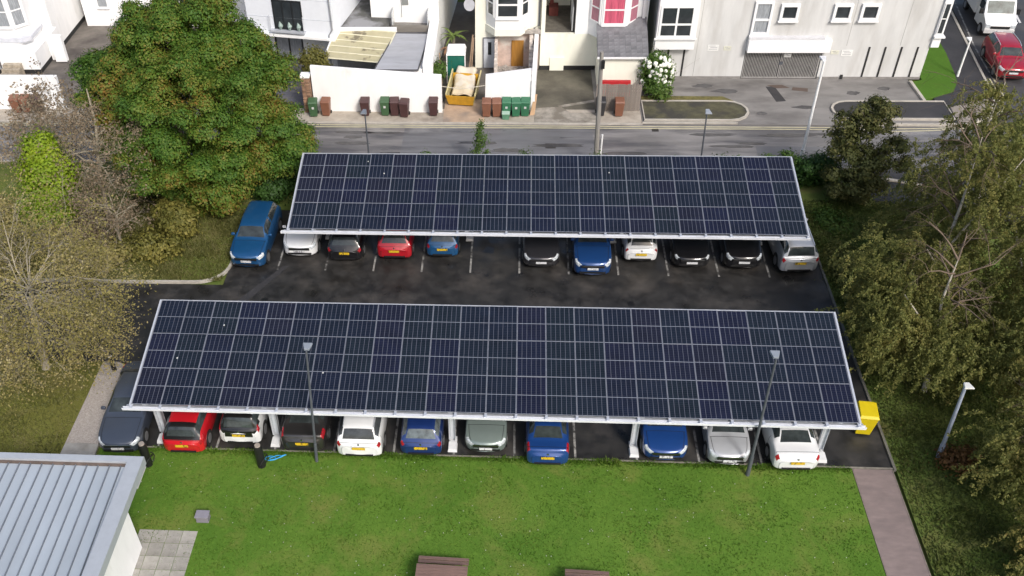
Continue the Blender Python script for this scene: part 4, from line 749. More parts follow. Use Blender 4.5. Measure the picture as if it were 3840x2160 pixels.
sign_m = M('sign_white', (.72, .72, .70), .5, var=.05); ink = M('sign_ink', (.30, .30, .32), .6)
def sign(x0, x1, z0, z1, y, n, col=None):
    s_ = MB().box(x0, x1, y-.02, y, z0, z1).build('sign', col or sign_m, G)
    for i in range(n):
        zz_ = z1-(i+.75)*(z1-z0)/(n+.6); mb = MB().box(x0+.08+(.08 if i % 2 else 0), x1-.08-(.12 if i % 3 == 0 else 0), y-.024, y-.0205, zz_, zz_+.03); mb.build('sign_line', ink, s_)
sign(26.7, 27.37, 1.88, 2.25, y0, 3); sign(27.68, 28.14, 1.9, 2.18, y0, 2, M('sign_cream', (.62, .62, .52), .5)); sign(34.26, 34.74, 1.65, 1.89, y0, 2, MATS['sign_cream']); sign(34.9, 35.57, 1.53, 1.92, y0, 3); sign(31.48, 31.9, 1.45, 1.68, 32.92, 2)
MB().box(35.2, 35.35, 32.8, 32.9, .05, .3).build('vent', dark, G)
MB().box(40.081, 40.55, 32.75, 34.6, 2.15, 7.9).build('side_oriel', white_paint, G); MB().box(40.07, 40.7, 32.6, 34.7, 2.78, 2.88).build('oriel_sill', white_paint, G)
window(G, (40.13, 32.75, 3.0), X, S_, .36, 1.9, 1, 2, fw=.05, sill=False)
window(G, (40.55, 32.85, 3.0), (0, 1, 0), X, 1.6, 1.9, 2, 2, fw=.08, sill=False)
# --- foreground building with the seamed metal roof
Hb = thing('white_pavilion', 'white walled building with grey standing seam metal roof in the near left corner', 'building')
MB().box(-16, 1.18, -22, -4.82, 0, 2.05).build('wall', white_render, Hb); MB().box(.9, 1.179, -22, -4.83, 2.05, 2.63).build('parapet', white_render, Hb)
zr = 2.85; metal = M('metal_roof', (.40, .45, .50), .45, metal=.15, var=.08, scale=.9, col2=(.31, .345, .385), thr=(.55, .75), stretch=(1, .3, 1), obrand=.05)
MB().add([(.62, -12, zr-.42), (.9, -12, zr-.42), (.9, -3.28, zr-.05), (.62, -3.28, zr-.05)], [(0, 1, 2, 3)]).build('roof_sheet', metal, Hb)
for k in range(40):
    x1_ = .62-k*.425; MB().add([(x1_-.425, -12, zr-.42), (x1_, -12, zr-.42), (x1_, -3.28, zr-.05), (x1_-.425, -3.28, zr-.05)], [(0, 1, 2, 3)]).build('roof_sheet', metal, Hb)
    MB().add([(x1_-.018, -12, zr-.42), (x1_+.018, -12, zr-.42), (x1_+.018, -3.28, zr-.05), (x1_-.018, -3.28, zr-.05), (x1_-.010, -12, zr-.35), (x1_+.010, -12, zr-.35), (x1_+.010, -3.28, zr+.02), (x1_-.010, -3.28, zr+.02)], [(4, 5, 6, 7), (0, 4, 7, 3), (1, 2, 6, 5)]).build('seam', M('seam_metal', (.17, .19, .22), .45, metal=.2), Hb)
cop = M('coping_metal', (.43, .46, .495), .5, metal=.2, var=.06)
MB().box(-16, 1.42, -3.2, -2.92, 2.62, 3.0).build('coping', cop, Hb); MB().box(.86, 1.42, -22, -3.201, 2.62, 3.0).build('coping', cop, Hb)
MB().box(-16, .855, -3.27, -3.205, 2.55, 2.9).build('upstand', M('upstand_brown', (.12, .09, .075), .8, var=.4, scale=3), Hb)
MB().box(-16, 1.38, -4.0, -2.96, 2.45, 2.60).build('soffit', M('soffit', (.5, .5, .5), .7), Hb)

# ================================================================== wheelie bins
BINM = {'green': M('bin_green', (.045, .105, .045), .55, var=.15), 'brown': M('bin_brown', (.20, .085, .05), .55, var=.15), 'dark': M('bin_maroon', (.065, .028, .028), .5, var=.2),
        'bright': M('bin_bright_green', (.03, .15, .075), .5, var=.15), 'yellow': M('bin_yellow', (.62, .48, .005), .5, var=.06), 'black': M('bin_black', (.03, .03, .033), .5)}
def bin_(label, x, y, col, rz=0, s=1.0, group='wheelie bins on the far footway', w=.56, d=.62, h=.95):
    r = thing('wheelie_bin', label, 'wheelie bin', (x, y, .03), rz, group); m = BINM[col]; z1 = h*s; hw, hd = w/2*s, d/2*s
    MB().add([(-hw*.78, -hd*.72, .06), (hw*.78, -hd*.72, .06), (hw*.78, hd*.72, .06), (-hw*.78, hd*.72, .06), (-hw, -hd, z1), (hw, -hd, z1), (hw, hd, z1), (-hw, hd, z1)], [(3, 2, 1, 0), (4, 5, 6, 7), (0, 1, 5, 4), (1, 2, 6, 5), (2, 3, 7, 6), (3, 0, 4, 7)]).build('body', m, r, bevel=.025)
    lid = MB().add([(-hw*1.06, -hd*1.1, z1+.005), (hw*1.06, -hd*1.1, z1+.005), (hw*1.06, hd*1.05, z1+.005), (-hw*1.06, hd*1.05, z1+.005), (-hw*.92, -hd*.85, z1+.09), (hw*.92, -hd*.85, z1+.09), (hw*.95, hd*.95, z1+.13), (-hw*.95, hd*.95, z1+.13)], [(3, 2, 1, 0), (4, 5, 6, 7), (0, 1, 5, 4), (1, 2, 6, 5), (2, 3, 7, 6), (3, 0, 4, 7)]).build('lid', m, r, bevel=.02)
    MB().tube([(-hw*.8, hd*1.18, z1+.03), (hw*.8, hd*1.18, z1+.03)], .018, 6).build('handle', m, r)
    for sx in (-1, 1): MB().disc_x(0, hd*.8, .11, .10, sx*hw*.78, sx*(hw*.78+.05), 14).build('wheel', tyre, r)
    MB().box(-.07, .07, -hd*1.0-.002, -hd*.9, z1*.62, z1*.76).build('sticker', M('bin_sticker', (.5, .52, .5), .6), r) if col in ('green', 'bright') else None
    return r
bin_('leftmost brown wheelie bin at the far left white wall', -16.55, 28.15, 'brown', .1); bin_('brown wheelie bin beside the leftmost one at the far left white wall', -15.93, 28.2, 'brown', .05); bin_('maroon wheelie bin behind the bare tree at the far left wall', -15.2, 28.2, 'dark', .3)
bin_('green wheelie bin at the foot of the brick pier', 2.45, 27.85, 'green', .1); bin_('single brown wheelie bin just right of the brick pier', 3.22, 27.95, 'brown', -.05)
bin_('dark maroon wheelie bin behind the left lamp post', 5.65, 27.98, 'dark'); bin_('green wheelie bin beside two dark bins at the long white wall', 6.87, 28.02, 'green'); bin_('dark brown wheelie bin between a green and a maroon bin', 7.46, 28.0, 'dark', .05)
bin_('maroon wheelie bin rightmost of three at the long white wall', 8.08, 27.82, 'dark', -.12); bin_('dark maroon wheelie bin alone at the right end of the long white wall', 9.84, 28.02, 'dark')
bin_('brown wheelie bin leftmost of five before the sloping white wall', 13.08, 27.92, 'brown'); bin_('brown wheelie bin next to the first green one before the sloping wall', 13.68, 27.93, 'brown', .06)
bin_('bright green wheelie bin behind the small food caddy', 14.28, 28.02, 'bright'); bin_('bright green wheelie bin in the middle of the green row', 14.85, 27.98, 'bright', .05); bin_('bright green wheelie bin rightmost in the row', 15.42, 28.02, 'bright', -.04)
bin_('brown wheelie bin in front of the timber fence', 21.05, 28.05, 'brown'); bin_('black wheelie bin behind the telegraph pole by the fence', 19.95, 28.1, 'black')
cad = thing('food_caddy', 'small pale green food waste caddy in front of a bright green bin', 'caddy', (14.25, 27.6, .03)); MB().box(-.2, .2, -.15, .15, 0, .36, (-.03, -.02)).build('body', M('caddy_green', (.10, .24, .15), .5), cad, bevel=.02); MB().box(-.24, .24, -.19, .19, .362, .42).build('lid', M('caddy_lid', (.42, .58, .48), .5), cad, bevel=.02)
bin_('bright yellow large wheelie bin at the right end of the nearer canopy', 29.03, 2.25, 'yellow', -.1, 1.0, 'yellow bin', .72, .86, 1.08)
# ================================================================== street furniture
def lamp(name, label, base, top, mat, r=(.06, .04), head='led', hy=-.45, group=None, hm=None):
    o = thing(name, label, 'lamp post', base, 0, group); t = Vector(top)-Vector(base)
    MB().tube([(0, 0, 0), tuple(t*.18)], [r[0]*1.35, r[0]*1.25], 10).build('base_door', mat, o); MB().tube([tuple(t*.18), tuple(t*.6), tuple(t)], [r[0], (r[0]+r[1])/2, r[1]], 10).build('column', mat, o)
    h = MB().add([(t.x-.10, t.y+.05, t.z-.04), (t.x+.10, t.y+.05, t.z-.04), (t.x+.19, t.y+hy, t.z+.02), (t.x-.19, t.y+hy, t.z+.02), (t.x-.09, t.y+.05, t.z+.05), (t.x+.09, t.y+.05, t.z+.05), (t.x+.17, t.y+hy, t.z+.09), (t.x-.17, t.y+hy, t.z+.09)], [(3, 2, 1, 0), (4, 5, 6, 7), (0, 1, 5, 4), (1, 2, 6, 5), (2, 3, 7, 6), (3, 0, 4, 7)]).build('lantern', hm or mat, o, bevel=.02)
    return o
head_m = M('lantern_grey', (.22, .25, .29), .5, var=.08)
lamp('lamp_post', 'slim grey lamp post left of the white SUV in front of the nearer canopy', (7.06, -.30, 0), (7.38, -.28, 6.0), pole_dark, (.05, .034), hy=.36, hm=head_m)
lamp('lamp_post', 'dark grey lamp post beside the silver hatchback at the lawn edge', (24.09, -.35, 0), (23.93, -.33, 6.15), pole_dark, (.06, .036), hy=.36, hm=head_m)
lamp('lamp_post', 'grey blue lamp post standing in the dark grass by the right path', (31.68, .9, 0), (31.42, .9, 4.0), M('pole_blue_grey', (.30, .34, .42), .5, var=.1), (.08, .06), hy=-.3, hm=offwhite)
lamp('lamp_post', 'short dark street lamp behind the left part of the farther canopy', (6.62, 21.9, 0), (6.60, 21.9, 3.6), pole_dark, (.05, .035), hy=-.5, hm=pole_grey)
lamp('lamp_post', 'short dark street lamp behind the right part of the farther canopy', (25.1, 21.9, 0), (24.95, 21.9, 3.7), pole_dark, (.05, .035), hy=-.5, hm=M('lantern_pale', (.33, .36, .40), .5))
lamp('lamp_post', 'tall pale lamp post standing behind the right end of the farther canopy', (30.62, 22.4, 0), (30.55, 22.5, 6.15), M('pole_pale', (.82, .82, .81), .5, var=.1), (.085, .06), hy=.45, hm=M('lantern_white', (.7, .7, .7), .5))
lamp('lamp_post', 'pale street lamp at the corner grass beside the side street', (42.5, 33.2, 0), (42.55, 33.3, 2.35), MATS['pole_pale'], (.06, .05), hy=.3)
tp = thing('telegraph_pole', 'weathered grey telegraph pole behind the middle of the farther canopy', 'pole', (19.36, 22.1, 0))
MB().tube([(0, 0, 0), (-.1, 0, 3.5), (-.22, 0, 6.85)], [.15, .125, .10], 10).build('shaft', M('pole_wood', (.25, .235, .215), .9, var=.25, scale=2, stretch=(6, 6, .4)), tp); MB().box(-.20, -.02, -.2, -.08, 6.0, 6.45).build('pole_box', black, tp, bevel=.02); MB().tube([(.22, 0, 0), (.22, 0, 2.1)], .05, 8).build('marker_post', white_paint, tp)
def charger(label, x, y, h):
    o = thing('charging_post', label, 'charging post', (x, y, .02)); MB().tube([(0, 0, 0), (0, 0, h-.12), (0, 0, h)], [.17, .17, .15], 14).build('post', black, o); MB().tube([(0, 0, h+.001), (0, 0, h+.05)], [.12, .11], 14).build('cap', M('charger_cap', (.32, .28, .24), .5), o)
    pts = [(.12+.12*math.sin(t*1.3), -.05+.28*math.cos(t), .25+.28*math.sin(t)+.02*t) for t in np.linspace(0, 7, 30)]; MB().tube(pts, .02, 6).build('cable', black, o); return o
charger('black electric charging post at the lawn edge beside the navy saloon', .25, -.75, 1.22); charger('black electric charging post with a coiled cable behind the electric hatchback', 4.88, -.62, 1.18)
mb = MB().tube([(5.1+.25*math.cos(t)*(1+.1*math.sin(3*t))+t*.035, -.28+.13*math.sin(t*1.1), .06+.01*t) for t in np.linspace(0, 14, 70)], .018, 6).build('charging_cable', M('cable_blue', (.02, .30, .62), .5)); tag(mb, 'bright blue charging cable lying coiled on the grass', 'cable')
bl = thing('bollard_light', 'black bollard light with white lens at the top of the pebble path', 'bollard', (-2.9, 4.72, .03)); MB().tube([(0, 0, 0), (0, 0, .82)], .10, 14).build('post', black, bl); MB().tube([(0, 0, .82), (0, 0, .93)], .085, 14).build('lens', M('lens_white', (.85, .85, .85), .3), bl); MB().tube([(0, 0, .93), (0, 0, 1.0)], [.12, .08], 14).build('cap', black, bl)
ub = thing('utility_box', 'small grey utility box standing on the lawn near the patio', 'utility box', (3.18, -3.45, .02)); MB().box(-.24, .24, -.14, .2, 0, .30, (.01, .01)).build('body', M('box_grey', (.19, .18, .21), .6), ub, bevel=.02); MB().box(-.26, .26, -.16, .22, .302, .34).build('lid', M('box_lid', (.235, .225, .26), .6), ub, bevel=.01)
def picnic(label, x, y, w, n=7):
    o = thing('picnic_table', label, 'picnic table', (x, y, .02), -.03)
    pk = MB().box(-w/2, w/2, -.065, .065, 0, .04).mesh('plank', timber_brown, bevel=.006)
    for i in range(n): link('plank', pk, o, (0, -.42-i*.138, .73))
    for yy in (.16, .0): link('plank', pk, o, (0, yy-.02, .42))
    for yy in (-1.65, -1.8): link('plank', pk, o, (0, yy, .42))
    for xx in (-w/2+.25, w/2-.25):
        MB().tube([(xx, -.1, 0), (xx, -.55, .72)], .045, 6).build('leg', timber_brown, o); MB().tube([(xx, -1.6, 0), (xx, -1.15, .72)], .045, 6).build('leg', timber_brown, o); MB().box(xx-.03, xx+.03, -1.85, .2, .36, .419).build('bearer', timber_brown, o)
picnic('brown slatted picnic table at the bottom of the lawn, the fuller of two', 12.5, -5.28, 1.82); picnic('dark picnic table just showing at the bottom edge right of the other', 17.6, -5.62, 1.55)
# skip, portable toilet, red seat
sk = thing('yellow_skip', 'yellow builders skip with a beige sheet thrown over it', 'skip', (11.45, 29.15, .03), -.12); ym_ = M('skip_yellow', (.55, .30, .02), .6, var=.2, scale=3, col2=(.22, .12, .05), thr=(.6, .72))
for (a, b, nm) in (((-.85, -.12), (.85, 0), 'front_panel'),): MB().add([(-.75, -.05, .1), (.75, -.05, .1), (.75, .0, .1), (-.75, .0, .1), (-.9, -.28, .78), (.9, -.28, .78), (.9, -.22, .78), (-.9, -.22, .78)], [(3, 2, 1, 0), (4, 5, 6, 7), (0, 1, 5, 4), (1, 2, 6, 5), (2, 3, 7, 6), (3, 0, 4, 7)]).build(nm, ym_, sk)
for s in (-1, 1): MB().add([(s*.75, 0, .1), (s*.8, 0, .1), (s*.8, 1.9, .1), (s*.75, 1.9, .1), (s*.86, -.25, .80), (s*.92, -.25, .80), (s*.92, 2.3, 1.25), (s*.86, 2.3, 1.25)], [(3, 2, 1, 0), (4, 5, 6, 7), (0, 1, 5, 4), (1, 2, 6, 5), (2, 3, 7, 6), (3, 0, 4, 7)]).build('side_panel', M('skip_side', (.42, .36, .18), .7, var=.3, scale=3), sk); MB().tube([(s*.9, -.2, .82), (s*.9, 2.3, 1.27)], .05, 6).build('rail', M('skip_rail', (.55, .48, .25), .6), sk)
MB().box(-.75, .75, .0, 1.9, .1, .16).build('floor', M('skip_floor', (.10, .08, .06), .9), sk); MB().box(-.8, .8, 1.9, 2.0, .1, 1.2).build('back_panel', ym_, sk)
mb = MB(); nx, ny = 14, 22; cl = []
for j in range(ny):
    for i in range(nx):
        a, b = i/(nx-1)-.5, j/(ny-1); xx = a*1.35+.05*math.sin(b*6); yy = .25+b*2.3; zz_ = .72+b*.62+.05*math.sin(a*9+b*5)+.04*math.cos(b*13+a*4)-.22*max(0, .14-b)*4+(-.25*max(0, (abs(a)-.42)*8)); cl.append((xx, yy, zz_))
mb.add(cl, [(j*nx+i, j*nx+i+1, (j+1)*nx+i+1, (j+1)*nx+i) for j in range(ny-1) for i in range(nx-1)]); sh = mb.build('sheet', M('beige_sheet', (.60, .50, .34), .8, var=.15, scale=2, col2=(.66, .6, .5), thr=(.5, .6)), sk, smooth=True)
sm_ = sh.modifiers.new('thickness', 'SOLIDIFY'); sm_.thickness = .03
tl = thing('portable_toilet', 'green portable toilet with white roof in the builders yard', 'portable toilet', (11.02, 32.55, 0)); gt = M('toilet_green', (.008, .10, .075), .5, var=.1)
MB().box(-.55, .55, -.55, .55, .1, 2.0).build('body', gt, tl, bevel=.02); MB().box(-.5, .5, -.57, -.552, .15, 1.0).box(-.5, .5, -.57, -.552, 1.06, 1.9).build('door', M('toilet_door', (.01, .115, .085), .45), tl)
for s in (-1, 1): MB().box(s*.575-.03, s*.575+.03, -.585, -.52, .1, 2.0).build('corner_post', white_paint, tl)
MB().add([(-.62, -.62, 2.0), (.62, -.62, 2.0), (.62, .62, 2.0), (-.62, .62, 2.0), (-.52, -.5, 2.22), (.52, -.5, 2.22), (.52, .52, 2.26), (-.52, .52, 2.26)], [(3, 2, 1, 0), (4, 5, 6, 7), (0, 1, 5, 4), (1, 2, 6, 5), (2, 3, 7, 6), (3, 0, 4, 7)]).build('roof', M('toilet_white', (.8, .8, .8), .4), tl, bevel=.02); MB().box(-.6, .6, -.6, .6, 0, .1).build('skid', black, tl)
rs = thing('red_garden_seat', 'red covered garden seat with grey cushions behind the timber fence', 'garden seat', (21.0, 30.3, 0)); rd = M('red_cover', (.42, .015, .02), .6, var=.15)
MB().box(-.95, .95, .15, .4, .3, 1.05, (.06, .05)).build('backrest', rd, rs, bevel=.05); MB().box(-.95, .95, -.4, .15, .3, .5).build('seat', rd, rs, bevel=.04)
for s in (-.15, .5): MB().box(s-.28, s+.28, -.3, .1, .52, .62).build('cushion', M('cushion_grey', (.2, .19, .19), .9), rs, bevel=.03)
for xx in (-.85, .85): MB().box(xx-.04, xx+.04, -.35, .35, 0, .3).build('leg', black, rs)
tag(MB().add([(15.7, 28.0, .03), (15.95, 28.05, .03), (16.0, 28.1, .03), (15.75, 28.15, .03), (15.95, 28.3, 1.25), (16.12, 28.3, 1.25), (16.12, 28.34, 1.25), (15.95, 28.34, 1.25)], [(3, 2, 1, 0), (4, 5, 6, 7), (0, 1, 5, 4), (1, 2, 6, 5), (2, 3, 7, 6), (3, 0, 4, 7)]).build('timber_board', MATS['pale_timber']), 'pale timber board leaning on the end of the white boundary wall', 'board')
tag(MB().tube([(10.3, 28.35, 1.75), (11.5, 28.3, 1.6), (12.95, 28.45, 1.75)], .02, 6).build('barrier_rope', M('rope_cream', (.6, .55, .45), .8)), 'cream rope strung across the builders yard opening', 'rope')
for i, (a, b) in enumerate((((11.9, 33.9, 0), (12.05, 34.3, 2.1)), ((11.75, 33.7, 0), (12.0, 34.3, 2.3)), ((10.1, 32.0, .0), (9.9, 33.2, 1.6)))):
    tag(MB().tube([a, b], .045, 4).build('timber_plank', M('plank_tan', (.36, .25, .17), .85, var=.2)), ['long plank leaning on the cream house wall nearest the door', 'taller plank leaning on the cream house corner', 'plank leaning on the white house wall behind the toilet'][i], 'plank')
# gatepost and drain details
tag(MB().box(23.28, 23.42, 32.6, 32.75, 0, 2.6).build('vent_pipe', offwhite), 'white vent pipe rising behind the flowering hydrangea', 'pipe')

# ================================================================== trees and plants
def leaf_mesh(name, C, N_, size, mat, parent, aspect=0.62, jit=0.35):
    """one rhombic, slightly folded leaf per row of C (centres) with normals N_"""
    n = len(C); rng = RNG
    N_ = N_/np.linalg.norm(N_, axis=1)[:, None]
    a = rng.normal(size=(n, 3)); a -= (a*N_).sum(1)[:, None]*N_; a /= np.linalg.norm(a, axis=1)[:, None]+1e-9; b = np.cross(N_, a)
    s = (size*(1+rng.uniform(-jit, jit, n)))[:, None]
    V = np.empty((n, 4, 3)); V[:, 0] = C-a*s; V[:, 1] = C+b*s*aspect+N_*s*.18; V[:, 2] = C+a*s; V[:, 3] = C-b*s*aspect+N_*s*.18
    me = bpy.data.meshes.new(name); me.vertices.add(4*n); me.vertices.foreach_set('co', V.reshape(-1).astype(np.float32))
    me.loops.add(4*n); me.loops.foreach_set('vertex_index', np.arange(4*n, dtype=np.int32)); me.polygons.add(n)
    me.polygons.foreach_set('loop_start', np.arange(0, 4*n, 4, dtype=np.int32)); me.update(calc_edges=True); me.validate()
    me.materials.append(mat); return link(name, me, parent)
def clumps(lobes, leaves_per, sig, up=0.5, shell=(.72, 1.0), flat=.75, gap=0.0):
    """lobes: (centre, radii, number of clumps). Leaves gather in clumps near each lobe's surface, facing outward and up"""
    Cs = []; Ns = []
    for c, r, n in lobes:
        c, r = np.array(c, float), np.array(r, float)
        d = RNG.normal(size=(n, 3)); d /= np.linalg.norm(d, axis=1)[:, None]; rad = RNG.uniform(*shell, n)[:, None]
        cc = c+d*r*rad
        if gap:
            keep = (np.sin(cc[:, 0]*1.9+c[1])+np.sin(cc[:, 1]*2.3+1)+np.sin(cc[:, 2]*2.1+c[0])) > -3+gap*3; cc = cc[keep]; d = d[keep]
        m = len(cc); k = leaves_per
        off = RNG.normal(size=(m, k, 3))*(sig*RNG.uniform(.6, 1.35, m))[:, None, None]; off[..., 2] *= flat
        p = cc[:, None]+off; nn = d[:, None]*.6+np.array((0, 0, up))+off/sig*.8+RNG.normal(size=(m, k, 3))*.4
        p = p.reshape(-1, 3); nn = nn.reshape(-1, 3); ok = p[:, 2] > .05; Cs.append(p[ok]); Ns.append(nn[ok])
    return np.concatenate(Cs), np.concatenate(Ns)
def boughs(ells, nb, br, ncl, per, sig, up=.5, under=.25):
    """foliage carried on separate boughs: flattened shells on the crown's surface, leafy above, thin below, gaps between"""
    Cs = []; Ns = []
    for (c, r, w) in ells:
        c, r = np.array(c, float), np.array(r, float); n = max(3, int(nb*w))
        k = np.arange(n)+.5; ph = np.arccos(1-2*k/n); th = PI*(1+5**.5)*k+RNG.uniform(0, 6); d = np.stack([np.cos(th)*np.sin(ph), np.sin(th)*np.sin(ph), np.cos(ph)], 1)+RNG.normal(size=(n, 3))*.13
        bc = c+d*r*RNG.uniform(.78, 1.04, n)[:, None]
        for q in range(n):
            R = br*RNG.uniform(.65, 1.35); m = int(ncl*(R/br)**1.6)
            e = RNG.normal(size=(m, 3)); e[:, 2] = np.where(e[:, 2] < 0, -e[:, 2]*np.where(RNG.random(m) < under, -1, 1), e[:, 2]); e /= np.linalg.norm(e, axis=1)[:, None]
            cc = bc[q]+e*np.array((R, R, R*.62))*RNG.uniform(.75, 1.05, m)[:, None]-np.array((0, 0, .12))*((e[:, :2]**2).sum(1))[:, None]
            off = RNG.normal(size=(m, per, 3))*sig; off[..., 2] *= .7
            p = (cc[:, None]+off).reshape(-1, 3); nn = (e[:, None]*.8+np.array((0, 0, up))+off/sig*.45+RNG.normal(size=(m, per, 3))*.35).reshape(-1, 3)
            ok = p[:, 2] > .1; Cs.append(p[ok]); Ns.append(nn[ok])
    return np.concatenate(Cs), np.concatenate(Ns)
def strands(lobes, per, length, jitter=.05):
    """birch foliage: leaves strung along drooping twigs"""
    Cs = []; Ns = []
    for c, r, n in lobes:
        c, r = np.array(c, float), np.array(r, float); nb = max(6, int(n*2.1)//9); d = RNG.normal(size=(nb, 3)); d /= np.linalg.norm(d, axis=1)[:, None]; bc = c+d*r*RNG.uniform(.3, .95, nb)[:, None]
        s0 = np.repeat(bc, 9, 0)+RNG.normal(size=(nb*9, 3))*np.array((.5, .5, .36)); m = len(s0)
        dr = RNG.normal(size=(m, 3))*np.array((.55, .55, .2)); dr[:, :2] += np.repeat(d[:, :2], 9, 0)*.5; dr[:, 2] -= .55; dr /= np.linalg.norm(dr, axis=1)[:, None]
        t = RNG.uniform(0, 1, (m, per)); L_ = (length*RNG.uniform(.5, 1.3, m))[:, None]
        p = s0[:, None]+dr[:, None]*(t*L_)[..., None]-np.array((0, 0, .22))*(t**2*L_)[..., None]+RNG.normal(size=(m, per, 3))*jitter
        p = p.reshape(-1, 3); ok = p[:, 2] > .1; Cs.append(p[ok]); Ns.append((RNG.normal(size=(m*per, 3))+np.array((.15, -.3, .75)))[ok])
    return np.concatenate(Cs), np.concatenate(Ns)
def branches(mb, p, d, length, r, depth, spread=.55, n=(3, 5), seg=3, droop=0.0, tips=None, keep=.68, sides=5, wob=.22):
    pts = [Vector(p)]; d = Vector(d).normalized(); rad = [r]
    for i in range(seg):
        d = (d+Vector((random.gauss(0, wob), random.gauss(0, wob), random.gauss(0, wob*.7)-droop*(i+1)/seg))).normalized(); pts.append(pts[-1]+d*length/seg); rad.append(r*(1-(i+1)/seg*.6))
    mb.tube(pts, rad, sides if r > .03 else 3, cap=False)
    if depth == 0:
        if tips is not None: tips += [tuple(q) for q in pts[1:]]
        return
    for k in range(random.randint(*n)):
        t = random.uniform(.35, 1.0); i = min(int(t*seg), seg-1); q = pts[i].lerp(pts[i+1], t*seg-i)
        nd = (d*(1-spread)+Vector((random.gauss(0, 1), random.gauss(0, 1), random.gauss(.15, .7))).normalized()*spread)
        branches(mb, q, nd, length*keep*random.uniform(.75, 1.2), rad[i]*.55, depth-1, spread, n, seg, droop, tips, keep, sides, wob)
def tree(label, base, lobes, leaf, size, per, sig, trunk=None, limbs=None, up=.5, r=.22, bmat=None, name='tree', cat='tree', shell=(.72, 1.0), gap=0, group=None, flat=.75, bough=None):
    o = thing(name, label, cat, base, 0, group); b = Vector(base); mb = MB()
    path = [Vector(t)-b for t in (trunk or [base, lobes[0][0]])]
    mb.tube(path, [r*(1-.6*i/(len(path)-1)) for i in range(len(path))], 8, cap=False)
    for L_ in (limbs if limbs is not None else [(path[-1]*.55, Vector(l[0])-b) for l in lobes]):
        a, c = Vector(L_[0]), Vector(L_[1]); m_ = a.lerp(c, .5)+Vector((random.gauss(0, .2), random.gauss(0, .2), .25)); mb.tube([a, m_, c], [r*.5, r*.35, r*.12], 6, cap=False)
        for k in range(5):
            e = c+Vector((random.gauss(0, 1), random.gauss(0, 1), random.gauss(0, .8))); mb.tube([m_.lerp(c, random.random()), e], [r*.15, r*.05], 4, cap=False)
    mb.build('trunk', bmat or bark, o, smooth=True)
    C, N_ = boughs(*bough) if bough else clumps(lobes, per, sig, up, shell, flat, gap); C = C-np.array(b)
    leaf_mesh('crown', C, N_, size, leaf, o); return o
lm_big = leaf_mat('leaf_maple', [(0.0, (.040, .100, .016)), (.40, (.080, .165, .020)), (.62, (.140, .19, .026)), (.80, (.20, .165, .03)), (1.0, (.26, .125, .028))], .32)
lm_lime = leaf_mat('leaf_lime', [(0.0, (.12, .20, .012)), (.5, (.22, .33, .018)), (1.0, (.34, .40, .03))], .35)
lm_olive = leaf_mat('leaf_birch', [(0.0, (.115, .14, .04)), (.45, (.20, .215, .06)), (.8, (.30, .275, .085)), (1.0, (.34, .24, .085))], .5)
lm_dark = leaf_mat('leaf_dark', [(0.0, (.06, .075, .024)), (.5, (.105, .115, .034)), (1.0, (.20, .17, .055))], .35)
lm_hedge = leaf_mat('leaf_hedge', [(0.0, (.020, .050, .010)), (.5, (.035, .085, .015)), (1.0, (.06, .13, .02))], .2)
lm_dry = leaf_mat('leaf_dry', [(0.0, (.20, .18, .06)), (.4, (.32, .29, .09)), (.7, (.38, .31, .13)), (1.0, (.55, .50, .30))], .4)
lm_brown = leaf_mat('leaf_brown', [(0.0, (.17, .14, .085)), (.5, (.29, .22, .15)), (1.0, (.42, .36, .25))], .4)
lm_yell = leaf_mat('leaf_yellow_green', [(0.0, (.075, .085, .02)), (.5, (.16, .155, .035)), (1.0, (.32, .27, .07))], .3)
lm_fresh = leaf_mat('leaf_fresh', [(0.0, (.04, .09, .015)), (.5, (.08, .15, .025)), (1.0, (.14, .19, .04))], .3)
# big maple behind the blue SUV
tree('big dense green tree turning brown in patches at the upper left', (-2.2, 18.6, 0),
     [((-2.0, 18.4, 5.2), (4.2, 4.0, 4.2), 1), ((-2.3, 20.6, 8.0), (3.5, 2.9, 2.6), 1), ((2.0, 18.8, 4.0), (2.5, 2.0, 2.4), 1), ((-5.4, 20.2, 6.2), (2.6, 2.6, 2.6), 1), ((.6, 20.8, 7.2), (2.4, 2.2, 2.4), 1)],
     lm_big, .066, 120, .33, trunk=[(-2.2, 18.6, 0), (-2.1, 18.6, 2.2), (-2.2, 18.9, 5)], r=.34, limbs=None,
     bough=([((-1.9, 18.4, 4.9), (3.7, 3.5, 3.9), 1.0), ((-2.4, 20.4, 7.8), (3.0, 2.5, 2.2), .62), ((1.7, 18.9, 3.9), (1.7, 1.5, 2.0), .34), ((-5.2, 20.1, 5.9), (2.1, 2.1, 2.2), .42), ((.5, 20.6, 6.9), (1.9, 1.8, 2.0), .38), ((-.6, 16.9, 2.4), (1.3, 1.2, 1.7), .26), ((-3.7, 16.9, 3.6), (1.3, 1.2, 1.8), .26), ((3.3, 18.7, 3.3), (.5, .5, .7), .05), ((-7.3, 20.5, 6.4), (.6, .5, .8), .05), ((-.6, 21.6, 9.6), (.7, .6, .5), .05), ((-4.4, 21.0, 9.2), (.7, .6, .6), .05), ((2.5, 20.4, 6.6), (.5, .5, .6), .04), ((-5.6, 17.6, 4.4), (.6, .6, .8), .05)], 135, .60, 26, 40, .16, .5, .4))
tree('bright lime green bushy tree at the left edge behind the bare trees', (-8.7, 15.0, 0), [((-8.6, 14.9, 3.4), (1.3, 1.2, 1.8), 170), ((-9.0, 14.6, 2.1), (1.4, 1.1, 1.0), 90), ((-8.6, 15.2, 5.0), (.7, .7, .8), 46)], lm_lime, .08, 90, .24, r=.09, up=.6)
